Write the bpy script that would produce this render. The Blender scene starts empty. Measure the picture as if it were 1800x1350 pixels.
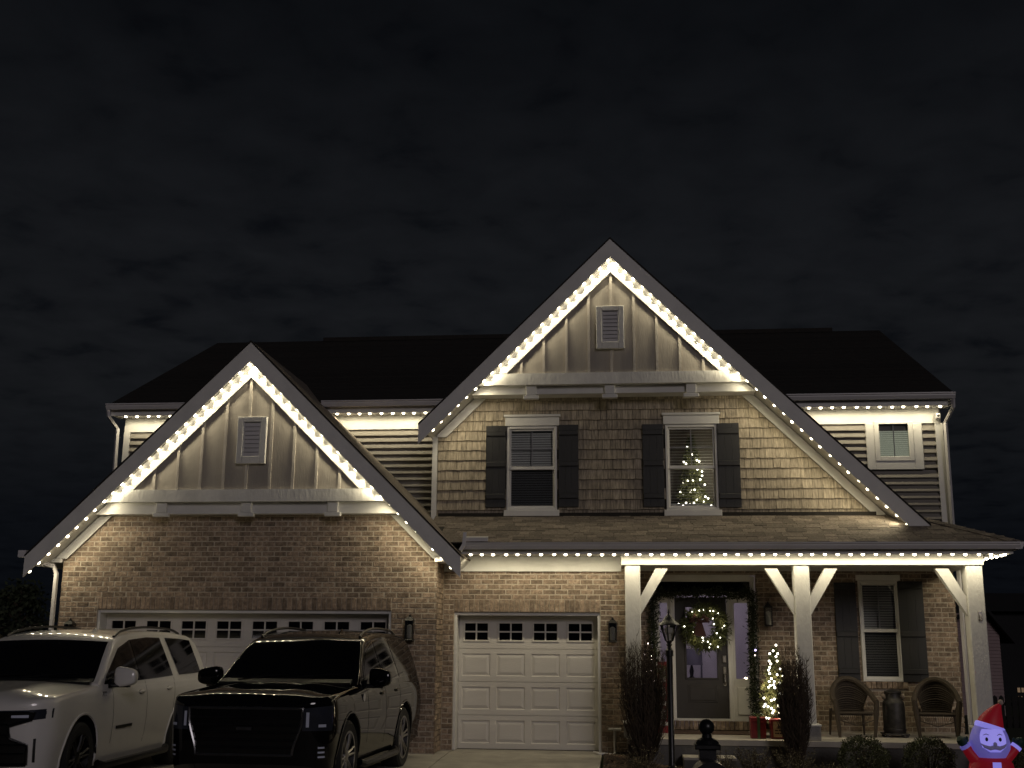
import bpy, bmesh, math, random
from mathutils import Vector, Matrix
random.seed(7)
R = math.radians
S = bpy.context.scene
COL = S.collection

# ------------------------------------------------------------------ camera
F, TILT, YAW, ROLL, CZ = 2000.0, .2225, .1007, .0071, 1.687      # pixels of the 1800 px photograph, radians, metres
_f = Vector((-math.sin(YAW)*math.cos(TILT), math.cos(YAW)*math.cos(TILT), math.sin(TILT)))
_r = Vector((math.cos(YAW), math.sin(YAW), 0))
_u = _r.cross(_f)
RT = _r*math.cos(ROLL) + _u*math.sin(ROLL)
UP = -_r*math.sin(ROLL) + _u*math.cos(ROLL)
cam = bpy.data.cameras.new('camera'); camo = bpy.data.objects.new('camera', cam); COL.objects.link(camo)
m = Matrix((RT, UP, -_f)).transposed().to_4x4(); m.translation = Vector((0, 0, CZ)); camo.matrix_world = m
cam.sensor_width = 36; cam.lens = F/1800*36; cam.clip_start = .05; cam.clip_end = 2000
S.camera = camo

def P(px, py, Y):
    """world point on the plane y = Y seen at a pixel of the 1800x1350 photograph"""
    d = _f*F + RT*(px-900) - UP*(py-675)
    q = d*(Y/d.y)
    return Vector((q.x, Y, q.z+CZ))

# ------------------------------------------------------------------ sky and faint street light
w = bpy.data.worlds.new('World'); S.world = w; w.use_nodes = True
nt = w.node_tree; N = nt.nodes; Lk = nt.links
for n in list(N): N.remove(n)
out = N.new('ShaderNodeOutputWorld'); bg = N.new('ShaderNodeBackground'); Lk.new(bg.outputs[0], out.inputs[0])
tc = N.new('ShaderNodeTexCoord'); sp = N.new('ShaderNodeSeparateXYZ'); Lk.new(tc.outputs['Generated'], sp.inputs[0])
def wmath(op, a, b=None):
    n = N.new('ShaderNodeMath'); n.operation = op
    for i, v in enumerate((a, b)):
        if v is None: continue
        if isinstance(v, (int, float)): n.inputs[i].default_value = v
        else: Lk.new(v, n.inputs[i])
    return n.outputs[0]
den = wmath('MAXIMUM', wmath('ADD', sp.outputs[2], .12), .05)
cx_ = wmath('DIVIDE', sp.outputs[0], den); cy_ = wmath('DIVIDE', sp.outputs[1], den)
cb = N.new('ShaderNodeCombineXYZ'); Lk.new(cx_, cb.inputs[0]); Lk.new(cy_, cb.inputs[1])
nz = N.new('ShaderNodeTexNoise'); nz.inputs['Scale'].default_value = 7.5; nz.inputs['Detail'].default_value = 7; nz.inputs['Roughness'].default_value = .5; nz.inputs['Distortion'].default_value = .25
Lk.new(cb.outputs[0], nz.inputs['Vector'])
nz2 = N.new('ShaderNodeTexNoise'); nz2.inputs['Scale'].default_value = .75; nz2.inputs['Detail'].default_value = 3
Lk.new(cb.outputs[0], nz2.inputs['Vector'])
mixn = wmath('ADD', wmath('MULTIPLY', nz.outputs[0], .62), wmath('MULTIPLY', nz2.outputs[0], .38))
rp = N.new('ShaderNodeValToRGB'); Lk.new(mixn, rp.inputs[0])
e = rp.color_ramp.elements; e[0].position = .34; e[0].color = (.0036, .0042, .0055, 1); e[1].position = .60; e[1].color = (.0088, .0096, .0112, 1); x_ = e.new(.45); x_.color = (.0070, .0077, .0091, 1)
el = N.new('ShaderNodeValToRGB'); Lk.new(sp.outputs[2], el.inputs[0]); ce = el.color_ramp.elements
ce[0].position = 0; ce[0].color = (.28, .32, .40, 1); ce[1].position = 1; ce[1].color = (.42, .44, .48, 1)
for q_, c_ in ((.09, (.42, .46, .54)), (.20, (1.0, 1.0, 1.0)), (.32, (.98, .98, 1.0)), (.50, (.52, .54, .58))):
    x_ = ce.new(q_); x_.color = (*c_, 1)
mc = N.new('ShaderNodeMix'); mc.data_type = 'RGBA'; mc.blend_type = 'MULTIPLY'; mc.inputs[0].default_value = 1
Lk.new(rp.outputs[0], mc.inputs[6]); Lk.new(el.outputs[0], mc.inputs[7])
sk = N.new('ShaderNodeTexSky'); sk.sky_type = 'NISHITA'; sk.sun_disc = False; sk.sun_elevation = R(-6); sk.sun_rotation = R(200)
ad = N.new('ShaderNodeMix'); ad.data_type = 'RGBA'; ad.blend_type = 'ADD'; ad.inputs[0].default_value = .0006
Lk.new(mc.outputs[2], ad.inputs[6]); Lk.new(sk.outputs[0], ad.inputs[7])
Lk.new(ad.outputs[2], bg.inputs[0]); bg.inputs[1].default_value = 1.0

sun = bpy.data.lights.new('street_glow', 'SUN'); sun.energy = .30; sun.angle = R(14); sun.color = (1, .90, .93)
suno = bpy.data.objects.new('street_glow', sun); COL.objects.link(suno)
suno.rotation_euler = Vector((-.36, .88, -.30)).to_track_quat('-Z', 'Y').to_euler()

S.view_settings.view_transform = 'Standard'; S.view_settings.look = 'None'
S.view_settings.exposure = 0; S.view_settings.gamma = 1; S.view_settings.use_curve_mapping = False
S.render.engine = 'CYCLES'
S.cycles.use_denoising = True
S.cycles.max_bounces = 7; S.cycles.diffuse_bounces = 3; S.cycles.glossy_bounces = 4; S.cycles.transparent_max_bounces = 10
S.cycles.sample_clamp_indirect = 4; S.cycles.caustics_reflective = False; S.cycles.caustics_refractive = False
S.cycles.use_light_tree = True

# ------------------------------------------------------------------ materials
def mat(name, col, rough=.6, nscale=0, namt=0, bump=0, bscale=40, metal=0, coat=0, stretch=(1, 1, 1), col2=None, emit=None, estr=0, rnd=0, spec=.5, darts=None):
    m = bpy.data.materials.new(name); m.use_nodes = True
    t = m.node_tree; n = t.nodes; l = t.links; b = n['Principled BSDF']
    b.inputs['Base Color'].default_value = (*col, 1); b.inputs['Roughness'].default_value = rough
    b.inputs['Metallic'].default_value = metal; b.inputs['Coat Weight'].default_value = coat; b.inputs['Coat Roughness'].default_value = .03
    b.inputs['Specular IOR Level'].default_value = spec
    g = n.new('ShaderNodeNewGeometry'); mp = n.new('ShaderNodeVectorMath'); mp.operation = 'MULTIPLY'; mp.inputs[1].default_value = stretch
    l.new(g.outputs['Position'], mp.inputs[0])
    c = None
    if nscale:
        z = n.new('ShaderNodeTexNoise'); z.inputs['Scale'].default_value = nscale; z.inputs['Detail'].default_value = 6; z.inputs['Roughness'].default_value = .6
        l.new(mp.outputs[0], z.inputs['Vector'])
        r = n.new('ShaderNodeValToRGB'); l.new(z.outputs[0], r.inputs[0])
        c2 = col2 or tuple(x*(1-namt) for x in col)
        r.color_ramp.elements[0].position = .3; r.color_ramp.elements[0].color = (*c2, 1)
        r.color_ramp.elements[1].position = .7; r.color_ramp.elements[1].color = (*[min(1, x*(1+namt*.5)) for x in col], 1)
        c = r.outputs[0]
        rr = n.new('ShaderNodeMapRange'); l.new(z.outputs[0], rr.inputs[0]); rr.inputs[3].default_value = max(0, rough-.1); rr.inputs[4].default_value = min(1, rough+.1)
        l.new(rr.outputs[0], b.inputs['Roughness'])
    if rnd:
        at = n.new('ShaderNodeAttribute'); at.attribute_name = 'rnd'
        oi = n.new('ShaderNodeObjectInfo')
        a = n.new('ShaderNodeMath'); a.operation = 'ADD'; l.new(at.outputs['Fac'], a.inputs[0]); l.new(oi.outputs['Random'], a.inputs[1])
        fr = n.new('ShaderNodeMath'); fr.operation = 'FRACT'; l.new(a.outputs[0], fr.inputs[0])
        mr = n.new('ShaderNodeMapRange'); l.new(fr.outputs[0], mr.inputs[0]); mr.inputs[3].default_value = 1-rnd; mr.inputs[4].default_value = 1+rnd
        mx = n.new('ShaderNodeMix'); mx.data_type = 'RGBA'; mx.blend_type = 'MULTIPLY'; mx.inputs[0].default_value = 1; mx.clamp_result = False
        if c: l.new(c, mx.inputs[6])
        else: mx.inputs[6].default_value = (*col, 1)
        l.new(mr.outputs[0], mx.inputs[7]); c = mx.outputs[2]
    if c: l.new(c, b.inputs['Base Color'])
    if bump:
        z = n.new('ShaderNodeTexNoise'); z.inputs['Scale'].default_value = bscale; z.inputs['Detail'].default_value = 4
        l.new(mp.outputs[0], z.inputs['Vector'])
        bp_ = n.new('ShaderNodeBump'); bp_.inputs['Strength'].default_value = bump; bp_.inputs['Distance'].default_value = .01
        l.new(z.outputs[0], bp_.inputs['Height']); l.new(bp_.outputs[0], b.inputs['Normal'])
    if emit:
        b.inputs['Emission Color'].default_value = (*emit, 1); b.inputs['Emission Strength'].default_value = estr
        if 3 < estr < 11: m.cycles.emission_sampling = 'NONE'
    return m

def glassmat(name, tint=(1, 1, 1), refl=.10):
    m = bpy.data.materials.new(name); m.use_nodes = True
    t = m.node_tree; n = t.nodes; l = t.links; n.remove(n['Principled BSDF']); o = n['Material Output']
    tr = n.new('ShaderNodeBsdfTransparent'); tr.inputs[0].default_value = (*tint, 1)
    gl = n.new('ShaderNodeBsdfGlossy'); gl.inputs['Roughness'].default_value = .02
    fr = n.new('ShaderNodeFresnel'); fr.inputs[0].default_value = 1.5
    ad = n.new('ShaderNodeMath'); ad.operation = 'ADD'; ad.inputs[1].default_value = refl-.04; l.new(fr.outputs[0], ad.inputs[0])
    mx = n.new('ShaderNodeMixShader'); l.new(ad.outputs[0], mx.inputs[0]); l.new(tr.outputs[0], mx.inputs[1]); l.new(gl.outputs[0], mx.inputs[2])
    l.new(mx.outputs[0], o.inputs[0])
    return m

WARM = (1, .875, .59)
M = dict(
 brick=mat('brick', (.235, .175, .128), .9, 17, .5, .8, 70, rnd=.34),
 mortar=mat('mortar', (.45, .39, .315), .95, 25, .25, .5, 90),
 white=mat('white_trim', (.70, .69, .66), .55, 3, .10, .12, 50),
 white_wood=mat('white_wood', (.68, .67, .64), .6, 5, .14, .55, 26, stretch=(1, 1, .35)),
 white_rough=mat('white_rough', (.66, .65, .62), .65, 5, .12, .5, 30, stretch=(1, 1, .55)),
 alu=mat('white_aluminium', (.62, .60, .60), .4, 2, .08),
 board=mat('gable_board', (.33, .30, .265), .7, 5, .16, .3, 60, stretch=(1, 1, .15)),
 batten=mat('gable_batten', (.50, .46, .41), .7, 9, .2, .6, 60, stretch=(1, 1, .3)),
 shake=mat('shake', (.385, .328, .248), .8, 34, .55, 1.2, 40, stretch=(1, 1, .04), rnd=.16),
 shakeback=mat('shake_back', (.06, .05, .038), .9, 5, .2),
 siding=mat('siding', (.25, .23, .20), .6, 4, .1, .2, 50, stretch=(.2, 1, 1)),
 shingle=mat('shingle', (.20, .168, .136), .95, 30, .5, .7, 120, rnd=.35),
 roofshade=mat('shaded_shingle', (.022, .019, .016), .95, 18, .45, .8, 60, stretch=(.5, 1, 1), rnd=.2),  # same shingle, with the night shade of unlit slopes put into its colour
 shutter=mat('shutter', (.024, .024, .025), .55, 6, .25, .25, 60, stretch=(1, 1, .15)),
 doorpaint=mat('front_door_paint', (.042, .038, .035), .45, 8, .12, .15, 40),
 garage=mat('garage_door_paint', (.63, .60, .555), .5, 3, .10, .18, 60, stretch=(.25, 1, 1)),
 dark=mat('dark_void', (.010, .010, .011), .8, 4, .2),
 pane=mat('dark_pane', (.004, .004, .005), .04, 2, .2),
 glass=glassmat('window_glass'),
 screen=glassmat('screened_glass', (.62, .62, .63), .07),
 concrete=mat('concrete', (.38, .355, .31), .9, 3, .22, .5, 60),
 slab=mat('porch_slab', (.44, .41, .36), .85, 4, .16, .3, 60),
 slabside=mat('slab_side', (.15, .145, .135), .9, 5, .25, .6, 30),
 mulch=mat('mulch', (.075, .050, .032), 1, 14, .55, 1, 50, col2=(.02, .014, .01)),
 chip=mat('bark_chip', (.12, .08, .05), 1, 20, .4, .5, 60, rnd=.5),
 grass=mat('lawn', (.04, .05, .02), 1, 12, .5, 1, 40),
 black=mat('black_metal', (.010, .010, .011), .35, 12, .25, .1, 60),
 stone=mat('post_base_stone', (.30, .29, .275), .8, 7, .3, .6, 30),
 blind=mat('blind', (.76, .78, .72), .6, 3, .08),
 glowblind=mat('glowing_blind', (.76, .78, .70), .6, 3, .08, emit=(.72, .80, .58), estr=.20),  # slats glow themselves in place of an unbuilt lamp in the room
 roomwall=mat('room_wall', (.50, .47, .47), .9, 2, .08),
 roomwarm=mat('bedroom_wall', (.52, .42, .28), .9, 2, .08),
 twig=mat('twig', (.075, .055, .038), .95, 30, .4, rnd=.35),
 leaf=mat('boxwood_leaf', (.080, .090, .034), .55, 10, .35, rnd=.45),
 leaf2=mat('shrub_leaf', (.12, .10, .05), .7, 10, .35, rnd=.45),
 needle=mat('garland_needle', (.032, .042, .018), .8, 20, .3, rnd=.45),
 needle2=mat('fir_needle', (.085, .10, .034), .7, 20, .3, rnd=.45),
 needle3=mat('porch_fir_needle', (.17, .18, .075), .7, 20, .3, rnd=.45),
 red=mat('red_wrap', (.20, .012, .016), .4, 20, .2),
 green=mat('green_ribbon', (.05, .09, .035), .5, 20, .2),
 tan=mat('tan_label', (.42, .28, .15), .7, 40, .35),
 bow=mat('bow_burlap', (.045, .013, .010), .8, 60, .4),
 wicker=mat('wicker', (.062, .046, .031), .7, 60, .4, .6, 160),
 can=mat('milk_can', (.055, .052, .050), .5, 10, .45, .2, 40, metal=.6),
 bronze=mat('bronze_knob', (.3, .25, .2), .35, 10, .2, metal=.9),
 rust=mat('can_knob', (.30, .24, .18), .6, 20, .3),
 nickel=mat('nickel', (.55, .52, .48), .3, 10, .1, metal=.9),
 mat=mat('door_mat', (.09, .055, .04), 1, 40, .4, .8, 120),
 lampshade=mat('lamp_shade', (.10, .095, .11), .8, 10, .1),
 pinksiding=mat('neighbour_siding', (.34, .25, .25), .8, 3, .1),
 darkwall=mat('dark_house_wall', (.012, .012, .014), .9, 2, .2),
 fence=mat('dark_fence', (.015, .013, .012), .9, 6, .2),
 lantglass=glassmat('lantern_glass', (.95, .95, .93), .22),
 frost=mat('frosted_tube', (.80, .78, .73), .5, 10, .08),
 bulb=mat('eave_bulb', (1, .95, .8), .4, emit=(1, .88, .62), estr=13),
 fairy=mat('fairy_bulb', (1, .95, .85), .4, emit=(1, .95, .80), estr=7),
 pinkfairy=mat('pink_fairy_bulb', (1, .9, .9), .4, emit=(1, .80, .74), estr=6),
 violet=mat('violet_bulb', (.8, .7, 1), .4, emit=(.60, .50, 1), estr=4),
 litwin=mat('far_lit_window', (.5, .35, .2), .5, emit=(.9, .6, .35), estr=.10),
)

rmp = [n for n in M['brick'].node_tree.nodes if n.type == 'VALTORGB'][0].color_ramp      # pale mortar smears on tumbled bricks
rmp.elements[1].position = .58
x_ = rmp.elements.new(.70); x_.color = (.40, .335, .265, 1)
# ------------------------------------------------------------------ mesh helpers
class MB:
    def __init__(s): s.v = []; s.f = []; s.r = []
    def add(s, vs, fs, rnd=None):
        o = len(s.v); s.v += [tuple(v) for v in vs]; s.f += [tuple(i+o for i in f) for f in fs]
        s.r += [random.random() if rnd is None else rnd]*len(fs)
        return s
    def box(s, x0, x1, y0, y1, z0, z1):
        return s.add([(x, y, z) for z in (z0, z1) for y in (y0, y1) for x in (x0, x1)],
                     [(0, 2, 3, 1), (4, 5, 7, 6), (0, 1, 5, 4), (2, 6, 7, 3), (0, 4, 6, 2), (1, 3, 7, 5)])
    def bbox(s, x0, x1, y0, y1, z0, z1, b=.006):
        """box with chamfered front and side edges (front is -y)"""
        A = [(x0, z0), (x1, z0), (x1, z1), (x0, z1)]; B = [(x0+b, z0+b), (x1-b, z0+b), (x1-b, z1-b), (x0+b, z1-b)]
        v = [(x, y1, z) for x, z in A]+[(x, y0+b, z) for x, z in A]+[(x, y0, z) for x, z in B]
        fs = [(3, 2, 1, 0)]
        for o in (0, 4):
            for i in range(4): j = (i+1) % 4; fs.append((o+i, o+j, o+4+j, o+4+i))
        fs.append((8, 9, 10, 11))
        return s.add(v, fs)
    def prism_y(s, poly, y0, y1):
        """polygon in (x,z) extruded along y"""
        n = len(poly); a = sum(poly[i][0]*poly[(i+1) % n][1]-poly[(i+1) % n][0]*poly[i][1] for i in range(n))
        if a < 0: poly = poly[::-1]
        v = [(x, y0, z) for x, z in poly]+[(x, y1, z) for x, z in poly]
        return s.add(v, [tuple(range(n)), tuple(range(2*n-1, n-1, -1))]+[(i+n, (i+1) % n+n, (i+1) % n, i) for i in range(n)])
    def prism_x(s, poly, x0, x1):
        """polygon in (y,z) extruded along x"""
        n = len(poly); a = sum(poly[i][0]*poly[(i+1) % n][1]-poly[(i+1) % n][0]*poly[i][1] for i in range(n))
        if a < 0: poly = poly[::-1]
        v = [(x0, y, z) for y, z in poly]+[(x1, y, z) for y, z in poly]
        return s.add(v, [tuple(range(n-1, -1, -1)), tuple(range(n, 2*n))]+[(i, (i+1) % n, (i+1) % n+n, i+n) for i in range(n)])
    def slab(s, pts, off):
        """closed solid between polygon pts and pts+off"""
        n = len(pts); v = [Vector(p) for p in pts]+[Vector(p)+Vector(off) for p in pts]
        return s.add(v, [tuple(range(n)), tuple(range(2*n-1, n-1, -1))]+[(i+n, (i+1) % n+n, (i+1) % n, i) for i in range(n)])
    def tube(s, pts, r, n=6, cap=True, rnd=None):
        pts = [Vector(p) for p in pts]; rs = r if isinstance(r, (list, tuple)) else [r]*len(pts)
        vs = []; prev = None
        for i, p in enumerate(pts):
            d = (pts[min(i+1, len(pts)-1)]-pts[max(i-1, 0)])
            if d.length < 1e-9: d = Vector((0, 0, 1))
            d.normalize()
            if prev is None:
                a = Vector((0, 0, 1)) if abs(d.z) < .9 else Vector((1, 0, 0)); x = d.cross(a).normalized()
            else:
                x = prev-d*prev.dot(d)
                x = x.normalized() if x.length > 1e-6 else d.orthogonal().normalized()
            prev = x; y = d.cross(x)
            for k in range(n):
                a = 2*math.pi*k/n; vs.append(p+(x*math.cos(a)+y*math.sin(a))*rs[i])
        fs = []
        for i in range(len(pts)-1):
            for k in range(n): j = (k+1) % n; fs.append((i*n+k, i*n+j, i*n+n+j, i*n+n+k))
        if cap: fs.append(tuple(range(n-1, -1, -1))); fs.append(tuple((len(pts)-1)*n+k for k in range(n)))
        return s.add(vs, fs, rnd)
    def lathe(s, prof, c=(0, 0, 0), n=20, axis='z', sx=1, sy=1, cap=True):
        """prof: (radius, height) list"""
        vs = []
        for r, h in prof:
            for k in range(n):
                a = 2*math.pi*k/n; q = (r*math.cos(a)*sx, r*math.sin(a)*sy, h)
                if axis == 'x': q = (q[2], q[0], q[1])
                elif axis == 'y': q = (q[0], q[2], q[1])
                vs.append((q[0]+c[0], q[1]+c[1], q[2]+c[2]))
        fs = []
        for i in range(len(prof)-1):
            for k in range(n): j = (k+1) % n; fs.append((i*n+k, i*n+j, i*n+n+j, i*n+n+k))
        if cap and prof[0][0] > 1e-4: fs.append(tuple(range(n-1, -1, -1)))
        if cap and prof[-1][0] > 1e-4: fs.append(tuple((len(prof)-1)*n+k for k in range(n)))
        return s.add(vs, fs)
    def ball(s, c, rx, ry=None, rz=None, n=12, m=8):
        ry = ry or rx; rz = rz or rx
        return s.lathe([(math.sin(math.pi*i/m) if 0 < i < m else 1e-5, -rz*math.cos(math.pi*i/m)) for i in range(m+1)], c, n, sx=rx, sy=ry)
    def grid(s, rows, rnd=None):
        n = len(rows[0]); vs = [p for r in rows for p in r]
        return s.add(vs, [(i*n+k, i*n+k+1, i*n+n+k+1, i*n+n+k) for i in range(len(rows)-1) for k in range(n-1)], rnd)
    def leaf(s, p, d, l, wd):
        d = Vector(d).normalized(); a = d.orthogonal().normalized(); a.rotate(Matrix.Rotation(random.uniform(0, 6.28), 3, d)); p = Vector(p)
        return s.add([p, p+d*l*.5+a*wd, p+d*l, p+d*l*.5-a*wd], [(0, 1, 2, 3)])
    def mesh(s, name, mt, smooth=False):
        me = bpy.data.meshes.new(name); me.from_pydata(s.v, [], s.f); me.materials.append(mt)
        at = me.attributes.new('rnd', 'FLOAT', 'FACE'); at.data.foreach_set('value', s.r)
        if smooth:
            me.polygons.foreach_set('use_smooth', [True]*len(me.polygons))
            me.set_sharp_from_angle(angle=R(38))
        me.update(); return me
    def build(s, name, mt, parent=None, smooth=False, kind=None):
        return place(s.mesh(name, M[mt] if isinstance(mt, str) else mt, smooth), name, parent, kind)

def place(me, name, parent=None, kind=None, loc=None, scale=None, rot=None):
    o = bpy.data.objects.new(name, me); COL.objects.link(o)
    if loc is not None: o.location = loc
    if scale is not None: o.scale = scale
    if rot is not None: o.rotation_euler = rot
    if parent is not None:
        o.parent = parent
        if parent.get('absolute'): o.matrix_parent_inverse = Matrix.Translation(-parent.location)
    if kind: o['kind'] = kind
    return o

def thing(name, label, cat, loc=(0, 0, 0), rz=0, group=None, absolute=False, scale=1):
    o = bpy.data.objects.new(name, None); COL.objects.link(o); o.empty_display_size = .1
    o.location = loc; o.rotation_euler = (0, 0, rz); o.scale = (scale,)*3
    o['label'] = label; o['category'] = cat
    if group: o['group'] = group
    if absolute: o['absolute'] = 1
    return o
def tag(o, label=None, cat=None, group=None, kind=None):
    if label: o['label'] = label
    if cat: o['category'] = cat
    if group: o['group'] = group
    if kind: o['kind'] = kind
    return o
def lerp(a, b, t): return a+(b-a)*t
def interp(tab, x):
    if x <= tab[0][0]: return tab[0][1]
    for (a, b), (c, d) in zip(tab, tab[1:]):
        if x <= c: return b+(d-b)*(x-a)/(c-a)
    return tab[-1][1]
def smooth01(t): t = max(0, min(1, t)); return t*t*(3-2*t)

# ------------------------------------------------------------------ ground, driveway, planting bed
def gz(x, y):
    near = -.20 + .20*smooth01((.6-x)/1.4)*smooth01((y-15.5)/2.5)
    if y < 16: near -= .012*(16-y)
    if y > 24: near -= .03*(y-24)*.3
    return near
xs = [-400, -120, -60, -30, -18, -13]+[x*.5 for x in range(-22, 20)]+[12, 16, 24, 45, 120, 400]
ys = [-60, -20, -5, 3, 7, 10, 12]+[13+.4*i for i in range(18)]+[20.6, 22, 25, 32, 45, 80, 160, 500]
mb = MB(); mb.grid([[(x, y, gz(x, y)-.03) for x in xs] for y in ys])
tag(mb.build('ground', 'grass', smooth=True), kind='structure')
def dz(y): return -.004-.05*smooth01((18.6-y)/3) if y > 13 else -.054-.012*(13-y)
mb = MB(); dys = [-4, 2, 6, 9, 11, 12.5, 13.5, 14.5, 15.6, 16.8, 17.6, 18.2, 18.95]
joints = [-10.2, -7.6, -5.1, -2.8, -.42]
drv = None
for i in range(len(joints)-1):
    mb = MB()
    for k in range(0, len(dys)-1):
        a, b = dys[k], dys[k+1]
        g = .006
        mb.slab([(joints[i]+g, a, dz(a)), (joints[i+1]-g, a, dz(a)), (joints[i+1]-g, b, dz(b)), (joints[i]+g, b, dz(b))], (0, 0, -.14))
    o = mb.build('concrete_panel' if drv else 'driveway', 'concrete', drv)
    if drv is None: drv = tag(o, kind='structure')
# mulch bed in front of the porch
mb = MB(); rows = []
for j in range(15):
    y = 15.9+.19*j
    row = []
    for i in range(34):
        x = -.38+.2*i
        row.append((x, y, gz(x, y)+.035*smooth01(j/3)+random.uniform(0, .025)+.07*math.exp(-((x+.05)**2+(y-17.7)**2)/.3)))
    rows.append(row)
mb.grid(rows); tag(mb.build('planting_bed', 'mulch', smooth=True), kind='structure')
mb = MB()
for i in range(5200):
    x = random.uniform(-.36, 6.1); y = random.uniform(16.2, 18.3); z = gz(x, y)+.05+.07*math.exp(-((x+.05)**2+(y-17.7)**2)/.3)
    a = random.uniform(0, 3.14); l = random.uniform(.015, .05); b = random.uniform(.006, .014)
    c, s_ = math.cos(a), math.sin(a); t = random.uniform(-.02, .03)
    mb.add([(x-c*l-s_*b, y-s_*l+c*b, z), (x-c*l+s_*b, y-s_*l-c*b, z), (x+c*l+s_*b, y+s_*l-c*b, z+t), (x+c*l-s_*b, y+s_*l+c*b, z+t)], [(0, 1, 2, 3)])
tag(mb.build('mulch_chips', 'chip'), 'loose brown bark chips strewn over the planting bed', 'mulch', kind='stuff')

# ------------------------------------------------------------------ the house
DG, YB, YM, YBAY, YE = 18.7, 18.05, 20.2, 19.3, 18.0
PIT = .988; SQ = math.sqrt(1+PIT*PIT)
house = thing('house', 'two storey brick and shingle house with two front gables trimmed in white lights', 'house', (-2, 19, 0), absolute=True)
def H(name, mb, mt, parent=None, smooth=False, kind=None): return mb.build(name, mt, parent or house, smooth, kind)

# --- bricks
BL, BH, GAP = .203, .081, .0105
brick_me = MB().bbox(-.5, .5, -.5, .5, -.5, .5, .07).mesh('brick', M['brick'])
pool = []          # (parent, x0, x1, yface, z0, z1)
def brick_field(parent, x0, x1, z0, z1, yf, holes, keep=lambda x, z: True):
    r = 0; z = z0
    while z < z1-.01:
        zt = min(z+BH, z1); x = x0-(BL/2 if r % 2 else 0)
        while x < x1-.02:
            a = max(x, x0); b = min(x+BL, x1); x += BL
            segs = [(a, b)]
            for hx0, hx1, hz0, hz1 in holes:
                if hz0 < (z+zt)/2 < hz1:
                    ns = []
                    for s0, s1 in segs:
                        if s1 <= hx0 or s0 >= hx1: ns.append((s0, s1)); continue
                        if s0 < hx0: ns.append((s0, hx0))
                        if s1 > hx1: ns.append((hx1, s1))
                    segs = ns
            for s0, s1 in segs:
                if s1-s0 > .03 and keep((s0+s1)/2, (z+zt)/2):
                    j = lambda: random.uniform(-.0018, .0018); pool.append((parent, s0+GAP/2+j(), s1-GAP/2+j(), yf+random.uniform(-.003, .0025), z+GAP/2+j(), zt-GAP/2+j()))
        z += BH; r += 1
def soldier(parent, x0, x1, z0, z1, yf):
    n = round((x1-x0)/BH); wd = (x1-x0)/n
    for i in range(n):
        pool.append((parent, x0+i*wd+GAP/2, x0+(i+1)*wd-GAP/2, yf-.008+random.uniform(-.003, .003), z0+GAP/2, z1-GAP/2))

# big garage wall (mortar backing), the gable end rises to the board band
GX, GZA = -6.10, 6.46
def gslope(x): return GZA-PIT*abs(x-GX)
BD = (-8.56, -3.715, 0, 2.145)        # double garage door opening
gw = H('garage_wall', MB().prism_y([(-9.2, -.1), (BD[0], -.1), (BD[0], BD[3]), (-9.2, BD[3])], YB+.004, YB+.25)
       .prism_y([(BD[1], -.1), (-3.0, -.1), (-3.0, BD[3]), (BD[1], BD[3])], YB+.004, YB+.25)
       .prism_y([(-9.2, BD[3]), (-3.0, BD[3]), (-3.0, gslope(-3.0)-.3), (-3.6, 3.66), (-8.6, 3.66), (-9.2, gslope(-9.2)-.3)], YB+.004, YB+.25)
       .box(-3.25, -3.012, YB+.25, DG+.02, -.1, 3.2), 'mortar')
brick_field(gw, -9.215, -2.99, 0, 3.72, YB, [BD, (BD[0]-.0, BD[1]+.0, BD[3], BD[3]+.205)], lambda x, z: z < gslope(x)-.36 and z < 3.70)
soldier(gw, BD[0], BD[1], BD[3], BD[3]+.205, YB)
# return of the big garage, facing the single door
rb = []
z = 0; r = 0
while z < 3.0:
    y = YB-(BL/2 if r % 2 else 0)
    while y < DG-.02:
        a, b = max(y, YB), min(y+BL, DG); y += BL
        if b-a > .03: rb.append((-3.0-.1, -2.985+random.uniform(-.003, .003), a+GAP/2, b-GAP/2, z+GAP/2, z+BH-GAP/2))
    z += BH; r += 1
# single garage wall
SD = (-2.81, -.437, 0, 2.146)
sw = H('single_garage_wall', MB().prism_y([(-3.0, -.1), (SD[0], -.1), (SD[0], SD[3]), (-3.0, SD[3])], DG+.004, DG+.25)
       .prism_y([(SD[1], -.1), (.0, -.1), (.0, SD[3]), (SD[1], SD[3])], DG+.004, DG+.25)
       .box(-3.0, .0, DG+.004, DG+.25, SD[3], 3.1).box(-.25, -.012, DG+.25, YM, -.1, 3.1), 'mortar')
brick_field(sw, -2.985, .0, 0, 3.05, DG, [SD, (SD[0], SD[1], SD[3], SD[3]+.205)])
soldier(sw, SD[0], SD[1], SD[3], SD[3]+.205, DG)
# porch back wall
DO = (.40, 2.20, .27, 2.83)
PW = (3.915, 4.59, 1.075, 2.74)
pw = H('porch_wall', MB().box(-.02, DO[0], YM+.004, YM+.2, 0, 3.4).box(DO[1], PW[0], YM+.004, YM+.2, 0, 3.4).box(PW[1], 5.50, YM+.004, YM+.2, 0, 3.4)
       .box(DO[0], DO[1], YM+.004, YM+.2, DO[3], 3.4).box(PW[0], PW[1], YM+.004, YM+.2, 0, PW[2]).box(PW[0], PW[1], YM+.004, YM+.2, PW[3], 3.4), 'mortar')
brick_field(pw, .0, 5.52, .27, 3.0, YM, [DO, PW, (PW[0]-.02, PW[1]+.02, PW[2]-.12, PW[2]), (DO[0], DO[1], 0, .27)])
n = 9
for i in range(n):                                   # rowlock sill below the porch window
    a = lerp(PW[0]-.05, PW[1]+.05, i/n); b = lerp(PW[0]-.05, PW[1]+.05, (i+1)/n)
    pool.append((pw, a+.005, b-.005, YM-.035, PW[2]-.115, PW[2]-.002))
n = 24
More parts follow.
